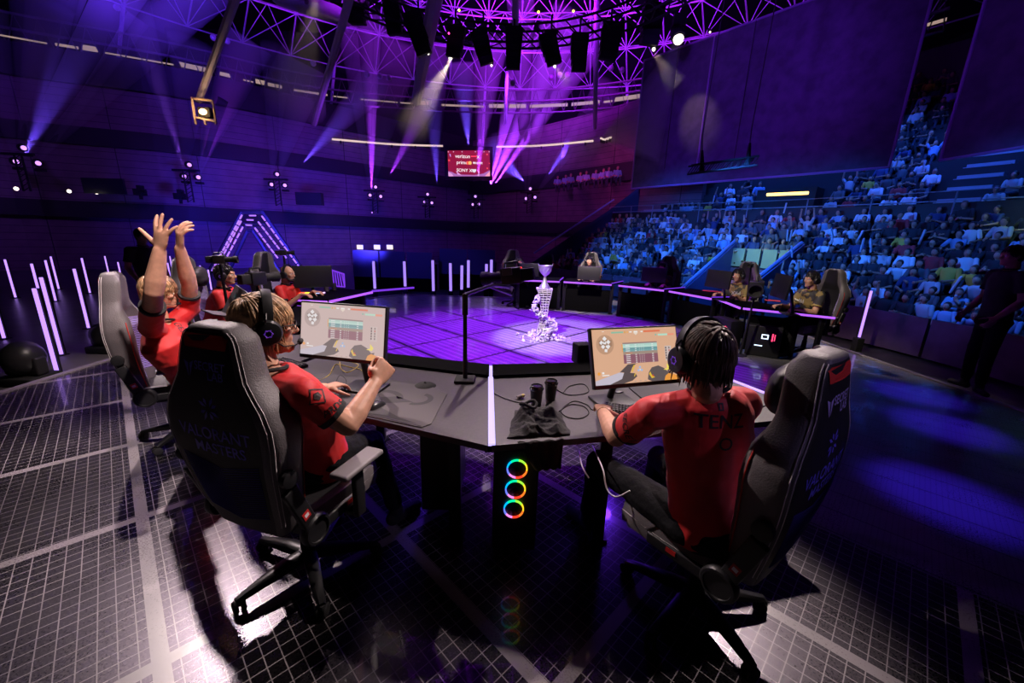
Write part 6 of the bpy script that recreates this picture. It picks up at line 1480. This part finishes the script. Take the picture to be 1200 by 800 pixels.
for (shirt, pose, hi), ms in cm.items():
    me = SM[(shirt, pose, hi)]; idx = [ALLM.index(m_) for m_ in me.materials]
    for M4 in ms:
        b = bmesh.new(); b.from_mesh(me)
        for f_ in b.faces: f_.material_index = idx[f_.material_index]
        b.transform(M4); tmp = bpy.data.meshes.new('x'); b.to_mesh(tmp); b.free(); big.from_mesh(tmp); bpy.data.meshes.remove(tmp)
if cm:
    cmn = bpy.data.meshes.new('crowd'); big.to_mesh(cmn); 
    for m_ in ALLM: cmn.materials.append(m_)
    co = bpy.data.objects.new('crowd', cmn); COL.objects.link(co); tag(co, 'distant seated spectators filling the higher and farther rows', 'crowd', kind='stuff')
big.free()

# white clapper sticks held up here and there
for i in range(24):
    p, n, tier = spots[rnd.randrange(0, min(NIND, len(spots)))]; q = p + V((rnd.uniform(-.2, .2), 0, .62)) - n * .3; d = V((rnd.uniform(-.35, .35), rnd.uniform(-.3, .3), 1)).normalized(); mb = MB(); mb.cap(q, q + d * .32, .022, .026, 8)
    tag(mb.build('clapper_stick', [mat('stick_white', (.45, .45, .5), .5)], None, 180, loc=q), 'white inflatable clapper stick held up in the %s stand' % tier, 'clapper', 'white clapper sticks in the %s stand' % tier)
# pink-lit people on the far right balcony
for i in range(9):
    c_ = P(654 + i * 9 + rnd.uniform(-2, 2), 201 - i * 1.6, 22.3 - i * .45); o = bpy.data.objects.new('spectator', SM[next(iter(SM))]); COL.objects.link(o); o.location = c_ + V((0, .3, -.92)); o.rotation_euler.z = PI; tag(o, 'pink-lit spectator behind the far balcony parapet', 'person', 'pink-lit spectators on the far balcony')
# ------------------------------------------------------------------ light
PU = (.30, .035, 1); BU = (.06, .05, 1)
def volmat(name, dens, col, aniso=0):
    m = bpy.data.materials.new(name); m.use_nodes = True; nt = m.node_tree; nt.nodes.clear()
    out = nt.nodes.new('ShaderNodeOutputMaterial'); vs = nt.nodes.new('ShaderNodeVolumeScatter'); vs.inputs['Color'].default_value = (*col, 1); vs.inputs['Density'].default_value = dens; vs.inputs['Anisotropy'].default_value = aniso
    nt.links.new(vs.outputs[0], out.inputs['Volume']); return m
for i, (a, b, r0, r1, e, col) in enumerate(BEAMS):
    L0 = (b - a).length; kx = 1.0 if col == WH else 1.8; b = a + (b - a) * kx; r1 = r1 * kx
    HZ.cyl(a, b, r0 * 1.02, r1 * 1.05, None and 0 or 16) if False else HZ.ring([[c_ + (x * math.cos(2 * PI * k / 16) + y * math.sin(2 * PI * k / 16)) * r for k in range(16)] for c_, r in ((a, r0), (b, r1)) for x, y, _ in (frame(b - a),)])
    L = (b - a).length; back = r0 * L / max(r1 - r0, .01); src = a - (b - a).normalized() * back * .9
    half = math.atan2(r1, L + back)
    o = lamp('SPOT', a - (b - a).normalized() * .02, b, e * (900 if col == WH else 4600 if a.x > -12 else 2300) * (L0 / 3) * (.4 if col == WH else 1) , col, .02, math.degrees(2 * math.atan2(r1, L)), .8)
hz = HZ.build('haze', [volmat('stage_haze', .22, (1, 1, 1))], smooth=0); tag(hz, 'thin stage haze lit by the rising lamp beams', 'haze', kind='stuff')
# white key lights hung above the stage
K = lamp
K('SPOT', (1.6, .6, 7), (-2.35, 2.75, 1.45), 3200, (1, .80, .76), .10, 13, .5)
K('SPOT', (0.5, 7.5, 8.5), (-2.7, 2.9, 1.2), 2500, (1, .80, .76), .10, 14, .5)
K('SPOT', (3.4, 4.4, 6.5), (-.80, 1.95, 1.15), 2600, (1, .80, .76), .10, 11, .5)
K('SPOT', (1.0, 7, 7), (7.2, 14.5, 6.2), 2200, (.22, .04, 1), .3, 50, .9); K('SPOT', (3.0, 5, 7), (10, 10, 6.5), 500, (.2, .04, 1), .3, 55, .9)  # added violet wash to brighten the two hanging screens
K('SPOT', (4.7, 8.1, 8), (.74, 1.72, .7), 6400, (1, .80, .76), .10, 14.5, .5)
K('SPOT', (-6.6, 7.4, 8), (-1.7, 1.9, .6), 3900, (1, .80, .78), .10, 30, .5)
K('SPOT', (-1.0, 8.5, 8.5), (-4.6, 2.6, 0), 2400, (1, .70, .9), .15, 34, .7)
K('SPOT', (0, 9.5, 8.5), (-.2, 2.4, .7), 1800, (1, .80, .78), .15, 22, .7)
K('SPOT', (-2.5, 1.0, 8.5), (.70, 6.88, .3), 8000, (1, .88, .84), .06, 13, .5)
K('SPOT', (-1.5, 3.5, 7.2), (4.4, 7.0, .6), 2200, (1, .85, .7), .12, 22, .6)
K('SPOT', (1.5, 4.5, 7.2), (-3.6, 5.4, .9), 2200, (1, .82, .75), .12, 24, .6)
K('SPOT', (0, 4.8, 7.0), (1.9, 10.4, .9), 6500, (1, .82, .75), .12, 22, .6)
# violet stage wash
for x, y in ((-2.2, 9.5), (2.4, 9.8), (-1.5, 5.2), (2.4, 5.0)):
    K('SPOT', (x, y, 8.8), (.2 + x * .25, 6.7 + (y - 7) * .25, 0), 4800, (.26, .015, 1), .3, 40, .6)
K('SPOT', (0, 14, 8), (-1, 10.3, 0), 900, BU, .3, 45, .8)
# blue pools on the dark right side of the platform
for tx, ty, e in ((5.0, 4.65, 600), (4.45, 3.75, 600), (3.2, 2.55, 600), (1.9, 3.6, 300)):
    K('SPOT', (tx + .5, ty + 3.5, 8), (tx, ty, 0), e * 9, (.06, .02, 1), .1, 7, .9)
K('SPOT', (1.5, 9, 8), (3.3, 5.2, 0), 1200, (.20, .02, 1), .15, 14, .8)
# arch and wall wash
K('SPOT', (-8.0, 12.5, 1.5), (-11.0, 18.5, 1.2), 6500, (.05, .03, 1), .5, 75, .9); K('SPOT', (-5.0, 14, 1.5), (-8.5, 24, 1.4), 3500, (.05, .04, 1), .5, 70, .9)
K('SPOT', (-13, 9, 6), (-19, 18.5, 3.0), 800, (.22, .05, .9), .6, 80, .9); K('SPOT', (-5, 15, 6), (-11, 25, 4), 1600, (.3, .05, .9), .6, 80, .9); K('SPOT', (-1, 19, 6), (1.5, 29, 4.5), 800, (.4, .05, .5), .6, 80, .9); K('SPOT', (2, 17, 6.5), (4.5, 24, 4), 450, (.45, .05, .6), .6, 80, .9)
# roof wash, all from below
for p, tg, e, c_ in (((1, 15, 9.0), (2, 21, 13.0), 5200, (.42, .012, 1)), ((-5, 14, 9.0), (-6, 19.5, 13.4), 4200, (.40, .02, 1)), ((-12, 12, 8), (-13, 18, 12), 1500, (.12, .03, 1)), ((6, 14, 9.0), (8, 19, 12.3), 1800, (.36, .03, 1)), ((0, 10, 9.3), (0, 13.5, 15), 4200, (.42, .01, 1)), ((-10, 8, 9), (-14, 12, 12), 800, (.12, .03, 1)), ((0, 20, 8), (1, 27, 11), 1200, (.30, .03, 1))):
    K('SPOT', p, tg, e * 3, c_, .5, 95, .8)
# audience: blue floods under and behind the big screens
for px_, py_, e in ((2.5, 13.0, 1100), (4.8, 10.2, 1300), (6.6, 7.6, 520), (7.6, 4.6, 220)):
    n_ = V((.80, .6, 0)) if py_ > 9 else V((.97, .2, 0))
    K('SPOT', V((px_, py_, 3.5)), V((px_, py_, 0)) + n_ * 4.6 + V((0, 0, .9)), e * 1.25, (.03, .18, 1), .25, 88, .8)
for s_, e in ((.22, 900), (.38, 1200), (.55, 1200), (.72, 800)):
    a_ = fs(LEN * s_, 5.2)[0]; K('SPOT', a_ + V((0, 0, 8.5)), fs(LEN * s_, 7.5)[0] + V((0, 0, 3.6)), e * 1.4, (.025, .13, 1), .3, 110, .8)
K('SPOT', (3.5, 8.5, .8), (7.8, 7.6, .1), 90, (.45, .05, .9), .3, 70, .8)
bp_, bn_ = fs((sV0 + sV1) / 2, o1)
K('SPOT', bp_ - bn_ * 2.4 + V((0, 0, 2.2)), bp_ + V((0, 0, 1.2)), 160, (.55, 1, .25), .2, 50, .8)
gp_, gn_ = fs(LEN * .62, UO)
K('SPOT', gp_ - gn_ * 1.2 + V((0, 0, 4.2)), gp_ + V((0, 0, 2.8)), 120, (.5, 1, .15), .2, 100, .8)
K('SPOT', (-1, 17, 5.5), (4.8, 22.5, 5.2), 900, (1, .08, .5), .3, 30, .8)
K('SPOT', (-4.5, 10, 3.5), (-3.5, 14.5, .3), 500, (.05, .04, 1), .3, 60, .8)  # added blue wash to brighten the back counters
K('POINT', (-.55, 2.95, .55), None, 9, (.12, .03, 1), .05); K('POINT', (.85, 2.95, .55), None, 9, (.16, .03, 1), .05)  # added point lamps without fixture, violet underglow on the floor below the desks
K('SPOT', (1.0, 6.0, 7.0), (-.2, 9.8, .9), 1200, (1, .85, .75), .12, 14, .6)
K('SPOT', (4.6, -1.0, 4.2), (1.08, 1.32, 1.25), 160, (.6, .45, 1), .05, 9, .6)  # added violet spot so the lettering on the right chair's headrest shows
K('SPOT', (3.5, 10, 7), (5.75, 6.5, 0), 1300, (1, .78, .74), .08, 20, .6)  # added narrow spot to brighten the platform's right rim
